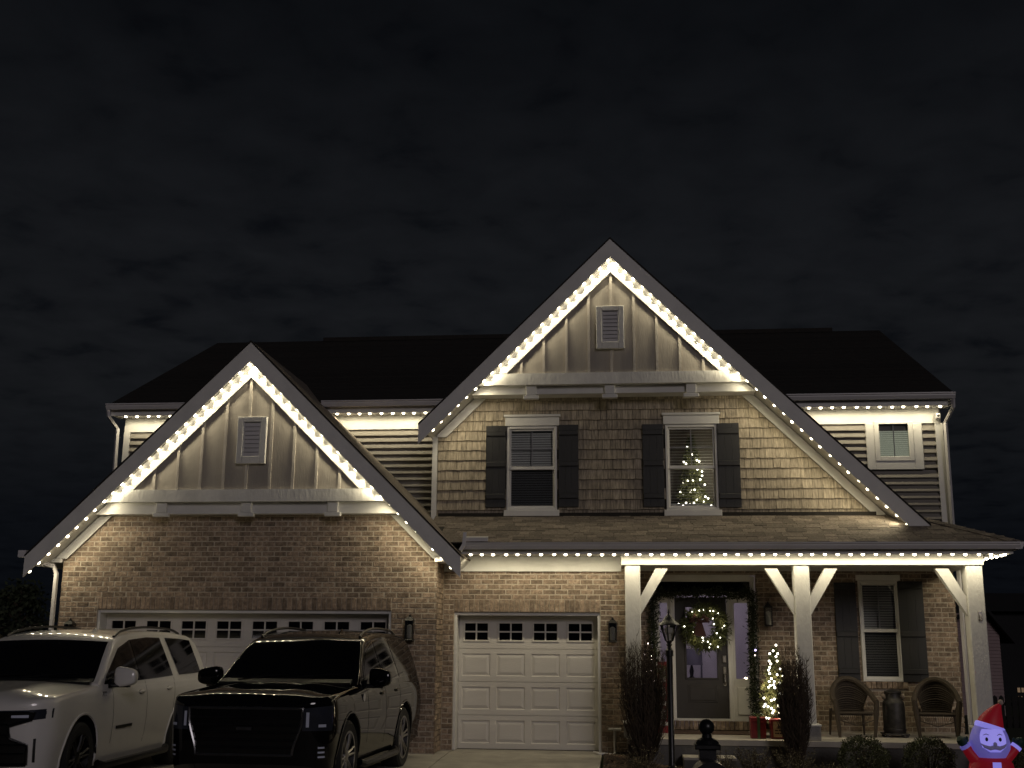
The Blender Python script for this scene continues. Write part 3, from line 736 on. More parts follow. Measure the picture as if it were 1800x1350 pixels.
# --- downspouts
def downspout(pts, nm='downspout'): H(nm, MB().tube(pts, .038, 4), 'alu')
downspout([(-9.47, 19.72, 5.80), (-9.46, 19.74, 5.68), (-9.40, 20.02, 5.50), (-9.40, 20.08, 3.3)])
downspout([(5.60, 19.72, 5.80), (5.60, 19.74, 5.66), (5.535, 20.05, 5.44), (5.535, 20.10, 3.4)])
downspout([(-9.62, 17.75, 3.02), (-9.60, 17.80, 2.92), (-9.33, 17.98, 2.84), (-9.285, 18.0, 2.72), (-9.285, 18.0, -.1)])
H('gutter', MB().box(-9.78, -9.65, 17.64, 20, 2.96, 3.07), 'alu')
downspout([(5.58, 20.12, 3.0), (5.58, 20.12, .25)])
downspout([(-2.60, 17.80, 3.06), (-2.55, 17.86, 3.16), (-2.54, 17.90, 3.36)])

# --- front door
dr = H('front_door', MB().box(.81, 1.69, YM+.055, YM+.10, .44, 1.05).box(.81, .98, YM+.055, YM+.10, 1.05, 2.455).box(1.52, 1.69, YM+.055, YM+.10, 1.05, 2.455).box(.98, 1.52, YM+.055, YM+.10, 2.30, 2.455).box(.98, 1.52, YM+.055, YM+.10, 1.05, 1.09), 'doorpaint')
H('glass_frame', MB().bbox(.965, .995, YM+.04, YM+.056, 1.075, 2.315).bbox(1.505, 1.535, YM+.04, YM+.056, 1.075, 2.315).bbox(.995, 1.505, YM+.04, YM+.056, 2.285, 2.315).bbox(.995, 1.505, YM+.04, YM+.056, 1.075, 1.105), 'doorpaint', dr)
H('pane', MB().box(.98, 1.52, YM+.07, YM+.076, 1.09, 2.30), 'glass', dr)
H('raised_panel', MB().bbox(1.0, 1.5, YM+.047, YM+.056, .70, .99, .008).bbox(1.03, 1.47, YM+.038, YM+.048, .73, .96, .01), 'doorpaint', dr)
H('door_lock', MB().bbox(1.60, 1.66, YM+.02, YM+.054, 1.36, 1.48, .01), 'nickel', dr)
H('door_handle', MB().bbox(1.605, 1.655, YM+.025, YM+.054, 1.17, 1.29, .01).tube([(1.63, YM+.03, 1.19), (1.63, YM-.02, 1.15), (1.63, YM-.025, 1.05), (1.63, YM+.02, 1.0)], .012, 6).lathe([(.028, -.01), (.028, .01)], (1.63, YM+.04, 1.0), 10, 'y'), 'nickel', dr)
cs = H('door_casing', MB().bbox(.42, .50, YM-.02, YM+.15, .40, 2.81).bbox(2.10, 2.18, YM-.02, YM+.15, .40, 2.81).bbox(.50, 2.10, YM-.02, YM+.15, 2.72, 2.836)
       .bbox(.73, .805, YM+.0, YM+.12, .40, 2.49).bbox(1.695, 1.77, YM+.0, YM+.12, .40, 2.49).bbox(.50, 2.10, YM+.0, YM+.12, 2.491, 2.545).bbox(.805, 1.695, YM-.02, YM+.12, .40, .437), 'white')
H('transom_pane', MB().box(.50, 2.10, YM+.06, YM+.066, 2.545, 2.72), 'pane', cs)
for x0, x1 in ((.50, .73), (1.77, 2.10)):
    H('sidelight_panel', MB().box(x0, x1, YM+.03, YM+.08, .40, 1.09).bbox(x0+.06, x1-.06, YM+.004, YM+.031, .50, .96, .012).box(x0, x1, YM+.03, YM+.08, 2.36, 2.49).box(x0, x0+.05, YM+.03, YM+.08, 1.09, 2.36).box(x1-.05, x1, YM+.03, YM+.08, 1.09, 2.36), 'white', cs)
    H('pane', MB().box(x0+.05, x1-.05, YM+.05, YM+.056, 1.09, 2.36), 'glass', cs)
# hall behind the door
hall = H('hall_room', MB().box(.1, 2.6, 23.4, 23.45, .3, 3.0).box(.06, .1, YM+.21, 23.4, .3, 3.0).box(2.6, 2.64, YM+.21, 23.4, .3, 3.0).box(.1, 2.6, YM+.21, 23.4, .28, .3).box(.1, 2.6, YM+.21, 23.4, 3.0, 3.02), 'roomwall')
H('hall_trim', MB().box(1.42, 1.45, 23.36, 23.398, .3, 2.3).box(1.75, 1.78, 23.36, 23.398, .3, 2.3).box(1.42, 1.78, 23.36, 23.398, 2.3, 2.34), 'lampshade', hall)

# ------------------------------------------------------------------ light strings under the eaves
bulb_me = MB().lathe([(.026, .012), (.026, .0), (.020, -.012), (1e-5, -.018)], n=10).mesh('bulb', M['bulb'], True)
spot_d = bpy.data.lights.new('bulb_light', 'SPOT'); spot_d.energy = 4.2; spot_d.color = WARM; spot_d.spot_size = R(106); spot_d.spot_blend = .15; spot_d.shadow_soft_size = .02
wide_d = spot_d.copy(); wide_d.energy = 3.4; wide_d.spot_size = R(168); wide_d.spot_blend = .6      # the lamps with nothing boxed in beside them
def light_string(label, pts, down, boxed=0):
    """pts: list of world points; down: direction the lamps look"""
    t = thing('light_string', label, 'light string', tuple(pts[0]), group='string lights under the eaves', absolute=True)
    q = Vector(down).normalized().to_track_quat('-Z', 'Y').to_euler()
    t_wire = MB().tube([Vector(p)-Vector(down).normalized()*.012 for p in pts], .004, 4).build('cable', 'alu', t)
    for i_, p in enumerate(pts):
        p = Vector(p)+Vector((random.uniform(-.012, .012), random.uniform(-.004, .004), random.uniform(-.004, .002)))
        place(bulb_me, 'bulb', t, loc=p, rot=q)
        l = bpy.data.objects.new('bulb_light', spot_d if i_ < boxed else wide_d); COL.objects.link(l); l.parent = t; l.matrix_parent_inverse = Matrix.Translation(-t.location)
        l.location = Vector(p)+Vector(down).normalized()*.028; l.rotation_euler = q
def rake_pts(cx, za, yf, s, s0, s1, step=.2):
    # points on the soffit just behind the rake board, distance along the slope from the apex
    v = .224*SQ; n = int((s1-s0)/step); res = []
    for i in range(n+1):
        d = (s0+step*i)/SQ
        res.append((cx+s*d, yf+.062, za-v-PIT*d))
    return res
NL, NR = (PIT/SQ*.8, .10, -1/SQ), (-PIT/SQ*.8, .10, -1/SQ)      # soffit normals of a left / right slope, pointing down and inward
light_string('string of warm lights up the slope of the garage gable beside the dark yard', rake_pts(GX, GZA, YG, -1, .06, 4.92), NL, 15)
light_string('string of warm lights down the garage gable slope towards the porch roof', rake_pts(GX, GZA, YG, 1, .16, 4.80), NR, 15)
light_string('string of warm lights on the short slope of the tall gable above the garage', rake_pts(BX, BZA, YBF, -1, .06, 4.42), NL, 15)
light_string('string of warm lights on the tall gable long slope down to the porch roof', rake_pts(BX, BZA, YBF, 1, .16, 6.78), NR, 14)
def hpts(px0, px1, n, py, Y, z): return [(lerp(P(px0, py, Y).x, P(px1, py, Y).x, i/(n-1)), Y, z) for i in range(n)]
ez = 5.700
light_string('five warm lights under the eave at the outer end of the garage gable', hpts(222, 299, 5, 731, 19.90, ez), (0, .25, -1))
light_string('nine warm lights under the eave between the two gables', hpts(594, 747, 9, 726, 19.90, ez), (0, .25, -1))
light_string('twelve warm lights under the eave above the small square window', hpts(1422, 1652, 12, 714, 19.90, ez), (0, .25, -1))
pp = hpts(826, 1766, 44, 977, YE+.12, 3.03)
light_string('long string of warm lights under the porch gutter', pp, (0, .25, -1))
light_string('short string of warm lights along the open end of the porch eave', [(EX-.11, YE+.12+.24*i, 3.03) for i in range(1, 8)], (-.1, 0, -1))

# ------------------------------------------------------------------ wall lanterns and cameras
def sconce(label, px, py0, py1, Y):
    x = P(px, (py0+py1)/2, Y).x; z1 = P(px, py0, Y).z; z0 = P(px, py1, Y).z; h = z1-z0; w_ = .065
    t = thing('wall_lantern', label, 'wall lantern', (x, Y, z0), group='black wall lanterns')
    MB().box(-.05, .05, -.02, 0, .02, h*.8).build('back_plate', 'black', t)
    mb = MB()
    for a in (-1, 1):
        for b in (-1, 1): mb.box(a*w_-.007*(a+1), a*w_+.007*(1-a), -.16+.0+(b > 0)*.117, -.146+(b > 0)*.117, .0, h*.74)
    mb.bbox(-w_, w_, -.165, -.022, -.012, .008).bbox(-w_, w_, -.165, -.022, h*.74, h*.74+.014)
    mb.build('cage', 'black', t)
    MB().add([(-.08, -.18, h*.755), (.08, -.18, h*.755), (.08, -.012, h*.755), (-.08, -.012, h*.755), (-.03, -.12, h*.90), (.03, -.12, h*.90), (.03, -.07, h*.90), (-.03, -.07, h*.90)],
             [(3, 2, 1, 0), (0, 1, 5, 4), (1, 2, 6, 5), (2, 3, 7, 6), (3, 0, 4, 7), (4, 5, 6, 7)]).lathe([(.022, h*.9), (.03, h*.93), (.012, h*.96), (.018, h*.98), (1e-4, h)], (0, -.095, 0), 10).build('roof_cap', 'black', t)
    MB().box(-w_+.008, w_-.008, -.157, -.154, .01, h*.74).box(-w_+.002, -w_+.005, -.15, -.03, .01, h*.74).box(w_-.005, w_-.002, -.15, -.03, .01, h*.74).build('lantern_pane', 'lantglass', t)
    MB().lathe([(.036, .02), (.044, .05), (.044, h*.55), (.015, h*.60), (1e-4, h*.61)], (0, -.095, 0), 12).build('frosted_tube', 'frost', t, True)
sconce('black wall lantern between the two garage doors', 722, 1080, 1125, YB)
sconce('black wall lantern on the brick between single garage door and porch post', 1077, 1085, 1128, DG)
sconce('black wall lantern on the porch wall beside the front door', 1349, 1058, 1100, YM)
sconce('black wall lantern on the outer brick pier beside the double garage door', 127, 1087, 1130, YB)
def seccam(label, px, py, Y, s):
    p = P(px, py, Y)
    t = thing('security_camera', label, 'camera', tuple(p), group='small white security cameras')
    MB().lathe([(.03, 0), (.03, -.02)], (0, 0, 0), 12, 'y').tube([(0, -.02, 0), (0, -.05, -.01)], .012, 6).build('mount', 'alu', t, True)
    MB().bbox(-.036, .036, -.13, -.04, -.045, .045, .015).build('camera_body', 'alu', t)
    MB().lathe([(.024, -.134), (.024, -.128)], (0, 0, .0), 12, 'y').build('lens', 'black', t)
seccam('white security camera on the frieze near the foot of the garage gable', 190, 892, YB-.045, 1)
seccam('white security camera at the top of the corner board above the porch', 1646, 733, YM-.035, 1)

# ------------------------------------------------------------------ lamp post, mailbox
def lamp_post(px, Y):
    x = P(px, 1200, Y).x; g = gz(x, Y); zb = P(px, 1127, Y).z-g; zt = P(px, 1080, Y).z-g
    t = thing('lamp_post', 'slim black lamp post with glass lantern on the planting bed by the walkway', 'lamp post', (x, Y, g))
    MB().lathe([(.09, -.05), (.09, .12), (.06, .16), (.045, .2), (.045, zb-.22), (.058, zb-.21), (.058, zb-.13), (.045, zb-.12), (.03, zb-.08), (.045, zb-.05), (.03, zb-.03), (.05, zb)], n=14).build('post', 'black', t, True)
    hh = zt-zb
    n = 6; mb = MB(); gl = MB()
    for k in range(n):
        a0 = 2*math.pi*k/n+.3; a1 = 2*math.pi*(k+1)/n+.3
        pr = [(.055, zb), (.105, zb+hh*.38), (.128, zb+hh*.62)]
        mb.tube([(r*math.cos(a0), r*math.sin(a0), z) for r, z in pr], .008, 4)
        for (r0, z0), (r1, z1) in zip(pr, pr[1:]):
            gl.add([(r0*math.cos(a0), r0*math.sin(a0), z0), (r0*math.cos(a1), r0*math.sin(a1), z0), (r1*math.cos(a1), r1*math.sin(a1), z1), (r1*math.cos(a0), r1*math.sin(a0), z1)], [(0, 1, 2, 3)])
    mb.build('lantern_cage', 'black', t); gl.build('lantern_glass', 'lantglass', t)
    MB().lathe([(.165, zb+hh*.60), (.150, zb+hh*.66), (.10, zb+hh*.74), (.075, zb+hh*.84), (.045, zb+hh*.94), (.02, zb+hh), (.012, zb+hh*1.04), (.018, zb+hh*1.07), (.004, zb+hh*1.2), (1e-4, zb+hh*1.22)], n=18).build('lantern_roof', 'black', t, True)
    MB().lathe([(.03, zb+.01), (.035, zb+hh*.26), (.062, zb+hh*.32), (.062, zb+hh*.5), (1e-4, zb+hh*.52)], n=12).build('candle_bulb', 'frost', t, True)
lamp_post(1178, 17.2)
Ym_ = 7.2; p = P(1242, 1278, Ym_); g = gz(p.x, Ym_)-.03
mbx = thing('mailbox', 'black mailbox on a post topped by a ball finial at the kerb', 'mailbox', (p.x, Ym_, g))
zb = p.z-g
MB().box(-.05, .05, -.05, .05, 0, zb-.10).bbox(-.075, .075, -.075, .075, zb-.125, zb-.095).lathe([(.075, zb-.095), (.062, zb-.075), (.03, zb-.06), (.03, zb-.04)], n=16).build('post', 'black', mbx)
MB().ball((0, 0, zb), .047, n=20, m=14).build('ball_finial', 'black', mbx, True)
ring = [(-.11, 0)]+[(-.11*math.cos(math.pi*i/14), .11*math.sin(math.pi*i/14)) for i in range(15)]+[(.11, 0)]
zt = P(1242, 1331, Ym_).z-g-.11
box = MB().prism_y([(x, zt+z) for x, z in [(-.11, -.11)]+ring[1:-1]+[(.11, -.11)]], -.36, -.06).build('box', 'black', mbx)
MB().prism_y([(x*1.07, zt+z*1.07) for x, z in [(-.11, -.11)]+ring[1:-1]+[(.11, -.11)]], -.375, -.355).build('lid', 'black', mbx)
MB().box(-.02, .02, -.395, -.374, zt+.04, zt+.055).build('latch', 'black', mbx)
MB().box(-.07, .07, -.34, .0, zt-.145, zt-.112).build('support_arm', 'black', mbx)

# ------------------------------------------------------------------ plants
def twig_bush(label, px, Y, h, wtop, n, seed, nm='columnar_shrub'):
    random.seed(seed); x = P(px, 1290, Y).x; g = gz(x, Y)+.02
    t = thing(nm, label, 'shrub', (x, Y, g), group='tall bare shrubs beside the porch')
    mb = MB(); fine = MB()
    for i in range(n):
        a = random.uniform(0, 6.283); rr = math.sqrt(random.random())
        hh = h*random.uniform(.62, 1.0)*(1.02-.18*rr*rr); tx, ty = wtop*rr*math.cos(a), wtop*rr*math.sin(a)*.8
        pts = []
        for k in range(6):
            u = k/5; s = u**.6*(1.0+.22*math.sin(3.1*u))
            pts.append((tx*s+random.uniform(-.03, .03)*u, ty*s+random.uniform(-.03, .03)*u, hh*u))
        mb.tube(pts, [.007, .006, .005, .004, .003, .0015], 3, False)
        for j in range(24):
            u = random.uniform(.12, .98); k = min(4, int(u*5)); b = Vector(pts[k]).lerp(Vector(pts[k+1]), u*5-k)
            da = random.uniform(0, 6.283); l = random.uniform(.08, .22)*(1.2-u*.5)
            q = b+Vector((math.cos(da)*l*.5, math.sin(da)*l*.5, l*random.uniform(.6, 1)))
            fine.tube([b, b.lerp(q, .5)+Vector((math.cos(da)*.012, math.sin(da)*.012, 0)), q], [.0036, .003, .001], 3, False)
    mb.build('stems', 'twig', t, kind='stuff'); fine.build('twigs', 'twig', t, kind='stuff')
twig_bush('tall bare vase shaped shrub in front of the porch post by the garage', 1133, 17.75, 1.98, .38, 230, 3)
twig_bush('tall bare vase shaped shrub in front of the middle porch post', 1399, 17.85, 1.90, .25, 190, 5)
def boxwood(label, px, Y, w_, h, seed, nleaf=5200):
    random.seed(seed); x = P(px, 1310, Y).x; g = gz(x, Y)
    t = thing('boxwood_shrub', label, 'shrub', (x, Y, g), group='round boxwood shrubs along the porch')
    mb = MB()
    for i in range(nleaf):
        a = random.uniform(0, 6.283); c = random.uniform(-.75, 1); s = math.sqrt(max(0, 1-c*c)); r = random.uniform(.62, 1.0)**.5
        bump = 1+.09*math.sin(5*a+seed)*s+.07*math.sin(9*c+3*a)
        d = Vector((s*math.cos(a), s*math.sin(a), c)); pnt = Vector((d.x*w_*r*bump, d.y*w_*r*bump, h*.5+d.z*h*.5*r*bump))
        mb.leaf(pnt, d+Vector((random.gauss(0, .6), random.gauss(0, .6), random.gauss(.2, .5))), random.uniform(.022, .04), .009)
    mb.build('leaves', 'leaf', t, kind='stuff')
    st = MB()
    for i in range(26):
        a = random.uniform(0, 6.283); r = random.uniform(.2, .8); st.tube([(0, 0, 0), (r*w_*.5*math.cos(a), r*w_*.5*math.sin(a), h*.4), (r*w_*math.cos(a), r*w_*math.sin(a), h*.8)], [.01, .006, .002], 4, False)
    st.build('stems', 'twig', t, kind='stuff')
boxwood('round boxwood shrub in front of the wicker chair next to the middle post', 1515, 17.3, .335, .60, 2)
boxwood('round boxwood shrub in front of the wicker chair next to the end post', 1631, 17.25, .335, .60, 4)
boxwood('small round boxwood shrub behind the inflatable figure at the porch end', 1787, 17.6, .27, .55, 8, 3000)
def low_shrub(label, px, py, Y, w_, h, seed, nst=42, leafy=1.0):
    random.seed(seed); x = P(px, py, Y).x; g = gz(x, Y)
    t = thing('low_shrub', label, 'shrub', (x, Y, g), group='sparse low shrubs in the bed')
    mb = MB(); lf = MB()
    for i in range(nst):
        a = random.uniform(0, 6.283); r = math.sqrt(random.random()); hh = h*random.uniform(.5, 1); e = Vector((w_*r*math.cos(a), w_*r*math.sin(a), hh))
        mid = e*.5+Vector((e.x*.15, e.y*.15, random.uniform(0, .04)))
        mb.tube([(0, 0, 0), mid, e], [.006, .004, .0015], 3, False)
        for j in range(int(13*leafy)):
            u = random.uniform(.35, 1); q = mid.lerp(e, (u-.5)*2) if u > .5 else mid*(u*2)
            for k in range(2):
                lf.leaf(q+Vector((random.gauss(0, .012), random.gauss(0, .012), random.gauss(0, .012))), (random.gauss(0, 1), random.gauss(0, 1), random.uniform(-.2, 1)), random.uniform(.018, .035), .008)
    mb.build('stems', 'twig', t, kind='stuff'); lf.build('leaves', 'leaf2', t, kind='stuff')
low_shrub('dark sprawling low shrub at the foot of the bare shrub by the garage', 1130, 1330, 17.0, .38, .42, 11, 46, .5)
low_shrub('sparse leafy shrub beside the porch step under the gift boxes', 1325, 1320, 17.3, .30, .46, 12, 40)
low_shrub('sparse leafy shrub between the gift boxes and the middle post', 1400, 1320, 17.2, .34, .48, 13, 44)
low_shrub('thin leafy shrub in front of the porch step behind the mailbox', 1268, 1330, 17.0, .22, .42, 14, 24)
low_shrub('low patch of twiggy growth before the first boxwood', 1455, 1335, 16.9, .26, .28, 15, 26)
# ornamental grass beyond the white car
random.seed(21); gp = P(-15, 1145, 19.6)
og = thing('ornamental_grass', 'dry arching ornamental grass clump beyond the white car', 'grass', (gp.x, 19.6, -.2))
mb = MB()
for i in range(170):
    a = random.uniform(0, 6.283); l = random.uniform(.5, 1.0)*.62; hh = random.uniform(1.3, 2.05)
    mb.tube([(0, 0, 0), (l*.25*math.cos(a), l*.25*math.sin(a), hh*.6), (l*.6*math.cos(a), l*.6*math.sin(a), hh*.95), (l*math.cos(a), l*math.sin(a), hh*.92), (l*1.3*math.cos(a), l*1.3*math.sin(a), hh*.80)], [.006, .006, .005, .004, .001], 3, False)
mb.build('blades', 'leaf2', og, kind='stuff')

# ------------------------------------------------------------------ Christmas things on the porch
bead_me = MB().ball((0, 0, 0), .0135, n=8, m=6).mesh('bulb', M['fairy'], True)
bead2_me = MB().ball((0, 0, 0), .010, n=8, m=6).mesh('bulb', M['pinkfairy'], True)
bead3_me = MB().ball((0, 0, 0), .017, n=8, m=6).mesh('bulb', M['violet'], True)
pt_d = bpy.data.lights.new('fairy_glow', 'POINT'); pt_d.energy = .55; pt_d.color = (1, .80, .50); pt_d.shadow_soft_size = .03
def glow(parent, loc, e=None):
    d = pt_d
    if e: d = pt_d.copy(); d.energy = e
    l = bpy.data.objects.new('fairy_glow', d); COL.objects.link(l); l.parent = parent; l.location = loc
def needles(mb, p, n, spread, l, wd=.004, axis=None):
    for i in range(n):
        d = Vector((random.gauss(0, 1), random.gauss(0, 1), random.gauss(0, 1)))
        mb.leaf(Vector(p)+Vector((random.gauss(0, spread), random.gauss(0, spread), random.gauss(0, spread))), d, l*random.uniform(.6, 1.2), wd)
random.seed(31)
wc = P(1239, 1103, YM-.02)
wr = thing('wreath', 'lit green wreath with a dark bow hung on the front door', 'wreath', tuple(wc))
mb = MB(); WR = .285
for i in range(150):
    a = 2*math.pi*i/150; needles(mb, (WR*math.cos(a), -.05, WR*math.sin(a)), 34, .05, .11, .009)
mb.build('greenery', 'needle2', wr, kind='stuff')
MB().tube([(WR*math.cos(2*math.pi*i/40), -.03, WR*math.sin(2*math.pi*i/40)) for i in range(41)], .022, 6, False).build('wire_ring', 'black', wr)
for px, py in ((1217, 1076), (1229, 1073), (1237, 1072), (1248, 1074), (1254, 1074), (1262, 1078), (1236, 1085), (1253, 1087), (1255, 1097), (1203, 1101), (1218, 1111), (1273, 1100), (1270, 1104), (1260, 1113), (1266, 1121), (1235, 1121), (1236, 1126), (1234, 1130), (1244, 1128), (1249, 1132), (1262, 1137), (1247, 1138)):
    q = P(px, py, YM-.13)-wc
    place(bead_me, 'bulb', wr, loc=q, scale=(.9,)*3)
for a in (.3, 1.2, 2.2, 4.0, 5.2): glow(wr, (WR*math.cos(a), -.20, WR*math.sin(a)), .28)
bw = MB(); bc = Vector((-.10, -.13, .12))
for s in (-1, 1):
    for k in (0, 1):
        bw.tube([bc, bc+Vector((s*.07, -.03, .06+.03*k)), bc+Vector((s*.15, -.01, .03-.06*k)), bc+Vector((s*.06, .01, -.02)), bc], [.012, .03, .032, .025, .012], 6)
for s in (-1.3, -.5, .4, 1.1): bw.slab([bc+Vector((s*.015-.015, 0, 0)), bc+Vector((s*.015+.02, 0, 0)), bc+Vector((s*.07+.035, -.02, -.27)), bc+Vector((s*.07-.03, -.02, -.26))], (0, .004, 0))
bw.ball(bc, .04, .03, .035); bw.build('bow', 'bow', wr, True)
gp_ = [P(px, py, YM-.06) for px, py in ((1152, 1275), (1150, 1180), (1149, 1100), (1147, 1050), (1160, 1041), (1190, 1045), (1240, 1041), (1290, 1045), (1318, 1040), (1324, 1050), (1323, 1100), (1325, 1150), (1327, 1200), (1330, 1250), (1332, 1262))]
ga = thing('garland', 'dark green garland draped round the front door casing', 'garland', tuple(P(1240, 1262, YM)), absolute=True)
mb = MB(); rope = []
for a, b in zip(gp_, gp_[1:]):
    k = max(2, int((b-a).length/.02))
    for i in range(k):
        q = a.lerp(b, i/k); rope.append(q); 
        if i % 1 == 0: needles(mb, q+Vector((random.gauss(0, .02), random.gauss(0, .02), random.gauss(0, .015))), 20, .038, .085, .009)
mb.build('greenery', 'needle', ga, kind='stuff'); MB().tube(rope[::4], .012, 5).build('rope', 'needle', ga)
place(bead3_me, 'bulb', ga, loc=P(1328, 1143, YM-.15))
place(bead2_me, 'bulb', ga, loc=P(1327, 1152, YM-.15))
def lit_tree(label, base, h, r, mt, nb, seed, beads, nm='christmas_tree', glow_e=.5, dens=2600, front=-1):
    random.seed(seed); t = thing(nm, label, 'christmas tree', base)
    MB().tube([(0, 0, 0), (0, 0, h*.95)], [.02, .006], 6).build('trunk', 'twig', t)
    mb = MB()
    for i in range(nb):
        u = random.random()**1.4; z = h*(.10+.88*u); a = random.uniform(0, 6.283); l = r*(1-u)*random.uniform(.65, 1.05)+.02
        e = Vector((l*math.cos(a), l*math.sin(a), z-.06*(1-u))); b = Vector((0, 0, z+.02))
        for k in range(max(3, int(dens/nb*(.3+l/r)))):
            q = b.lerp(e, random.uniform(.15, 1)); d = (e-b).normalized()
            mb.leaf(q, d+Vector((random.gauss(0, .7), random.gauss(0, .7), random.gauss(0, .7))), random.uniform(.04, .085), .009)
    mb.build('branches', mt, t, kind='stuff')
    for q in beads: place(bead_me, 'bulb', t, loc=Vector(q)-Vector(base), scale=(1.2,)*3)
    return t
Yt = 18.95; tb = P(1366, 1280, Yt); tb.z = .254
bd = [P(x, y, Yt-.16-.1*random.random()) for x, y in ((1364, 1134), (1359, 1144), (1353, 1149), (1367, 1149), (1364, 1154), (1352, 1162), (1366, 1162), (1355, 1167), (1353, 1173), (1351, 1178), (1371, 1176), (1366, 1186), (1353, 1184), (1375, 1188), (1356, 1193), (1352, 1198), (1361, 1198), (1354, 1205), (1360, 1204), (1351, 1208), (1362, 1209), (1370, 1200), (1370, 1219), (1376, 1219), (1380, 1226), (1343, 1227), (1356, 1231), (1361, 1229), (1371, 1237), (1367, 1241), (1381, 1240), (1343, 1242), (1350, 1242), (1356, 1245), (1360, 1249), (1370, 1252), (1345, 1238), (1358, 1253), (1388, 1245), (1347, 1262), (1352, 1263), (1365, 1267))]
xt = lit_tree('small lit fir tree on the porch behind the red gift boxes', tuple(tb), 1.38, .37, 'needle3', 200, 41, bd, dens=12000)
for q in ((0, -.30, .35), (-.12, -.3, .6), (0, -.24, .9), (.15, -.28, .5), (-.2, .0, .8)): glow(xt, q, 1.7)
def gift(label, px0, px1, py0, py1, Y, dpt, mts, lab=False, rz=0):
    x0, x1 = P(px0, py1, Y).x, P(px1, py1, Y).x; z1 = P(px0, py0, Y).z; w_ = (x1-x0)/2; h = z1-.254
    t = thing('gift_box', label, 'gift box', ((x0+x1)/2, Y+dpt/2, .254), rz, group='red gift boxes on the porch')
    MB().bbox(-w_, w_, -dpt/2, dpt/2, 0, h*.97, .008).build('box', mts[0], t)
    MB().bbox(-w_-.006, w_+.006, -dpt/2-.006, dpt/2+.006, h*.80, h, .006).build('lid', mts[0], t)
    if lab:
        lb = MB().box(-w_*.72, w_*.72, -dpt/2-.011, -dpt/2-.0075, h*.10, h*.88).build('label_card', 'tan', t)
        mb = MB()
        for (a, b, c, d) in ((-.5, -.3, .25, .32), (-.25, .05, .25, .32), (.1, .5, .25, .32), (-.5, -.1, .40, .46), (0, .5, .40, .46), (-.15, .15, .52, .66), (-.28, -.2, .5, .60), (.2, .28, .5, .60), (-.06, .06, .66, .76)):
            mb.box(a*w_, b*w_, -dpt/2-.0135, -dpt/2-.0115, h*c, h*d)
        mb.build('printed_marks', 'bow', lb)
    else:
        MB().box(-.022, .022, -dpt/2-.0095, dpt/2+.0095, .002, h+.006).build('ribbon', mts[1], t)
        b = MB()
        for s in (-1, 1): b.tube([(0, 0, h+.01), (s*.05, 0, h+.05), (s*.09, 0, h+.035), (s*.05, 0, h+.012), (0, 0, h+.01)], [.006, .014, .014, .01, .006], 5)
        b.build('ribbon_bow', mts[1], t)
gift('red gift box with a green ribbon on the porch', 1321, 1347, 1261, 1287, 18.55, .26, ('red', 'green'))
gift('red gift box with a tan printed label on the porch', 1356, 1382, 1264, 1287, 18.55, .24, ('red', 'green'), True)
# tall painted board leaning beside the door, half hidden by the shrub
x0, x1 = P(1157, 1200, 19.9).x, P(1177, 1200, 19.9).x; z1 = P(1168, 1163, 19.9).z
sg = thing('porch_board', 'tall red and white painted porch board leaning beside the front door', 'sign', ((x0+x1)/2, 19.9, .254))
w_ = (x1-x0)/2; h = z1-.254
MB().bbox(-w_, w_, .0, .03, 0, h, .005).build('plank', 'red', sg)
mb = MB()
for (a, b) in ((.06, .13), (.17, .30), (.36, .42), (.48, .62), (.70, .90)):
    mb.box(-w_*.75, w_*.75*random.uniform(.3, 1), -.004, -.001, h*a, h*b)
mb.build('white_marks', 'white', sg)
mb = MB(); needles(mb, (-.03, -.05, h*.86), 260, .06, .08, .006); mb.build('green_sprig', 'needle2', sg, kind='stuff')
pc = P(1163, 1274, 19.5); pc.z = .254
pk = thing('small_parcel', 'small red parcel with two pale round tags at the foot of the porch board', 'parcel', tuple(pc))
MB().bbox(-.10, .10, -.08, .08, 0, .11, .01).build('box', 'red', pk)
for s in (-1, 1): MB().ball((s*.042, -.07, .135), .032, n=10, m=8).build('round_tag', 'blind', pk, True)
# lights that hang behind the tall bare shrub
hb = thing('fairy_lights', 'small cluster of pinkish fairy lights glinting through the bare shrub by the garage', 'fairy lights', tuple(P(1140, 1150, 18.9)), absolute=True)
fl = [P(x, y, 18.9) for x, y in ((1139, 1131), (1132, 1150), (1145, 1153), (1146, 1159), (1133, 1162), (1133, 1168), (1144, 1178), (1136, 1181), (1151, 1197), (1153, 1204))]
for q in fl: place(bead2_me, 'bulb', hb, loc=q)
MB().tube(sorted(fl, key=lambda v: -v.z), .003, 4).build('cable', 'black', hb)

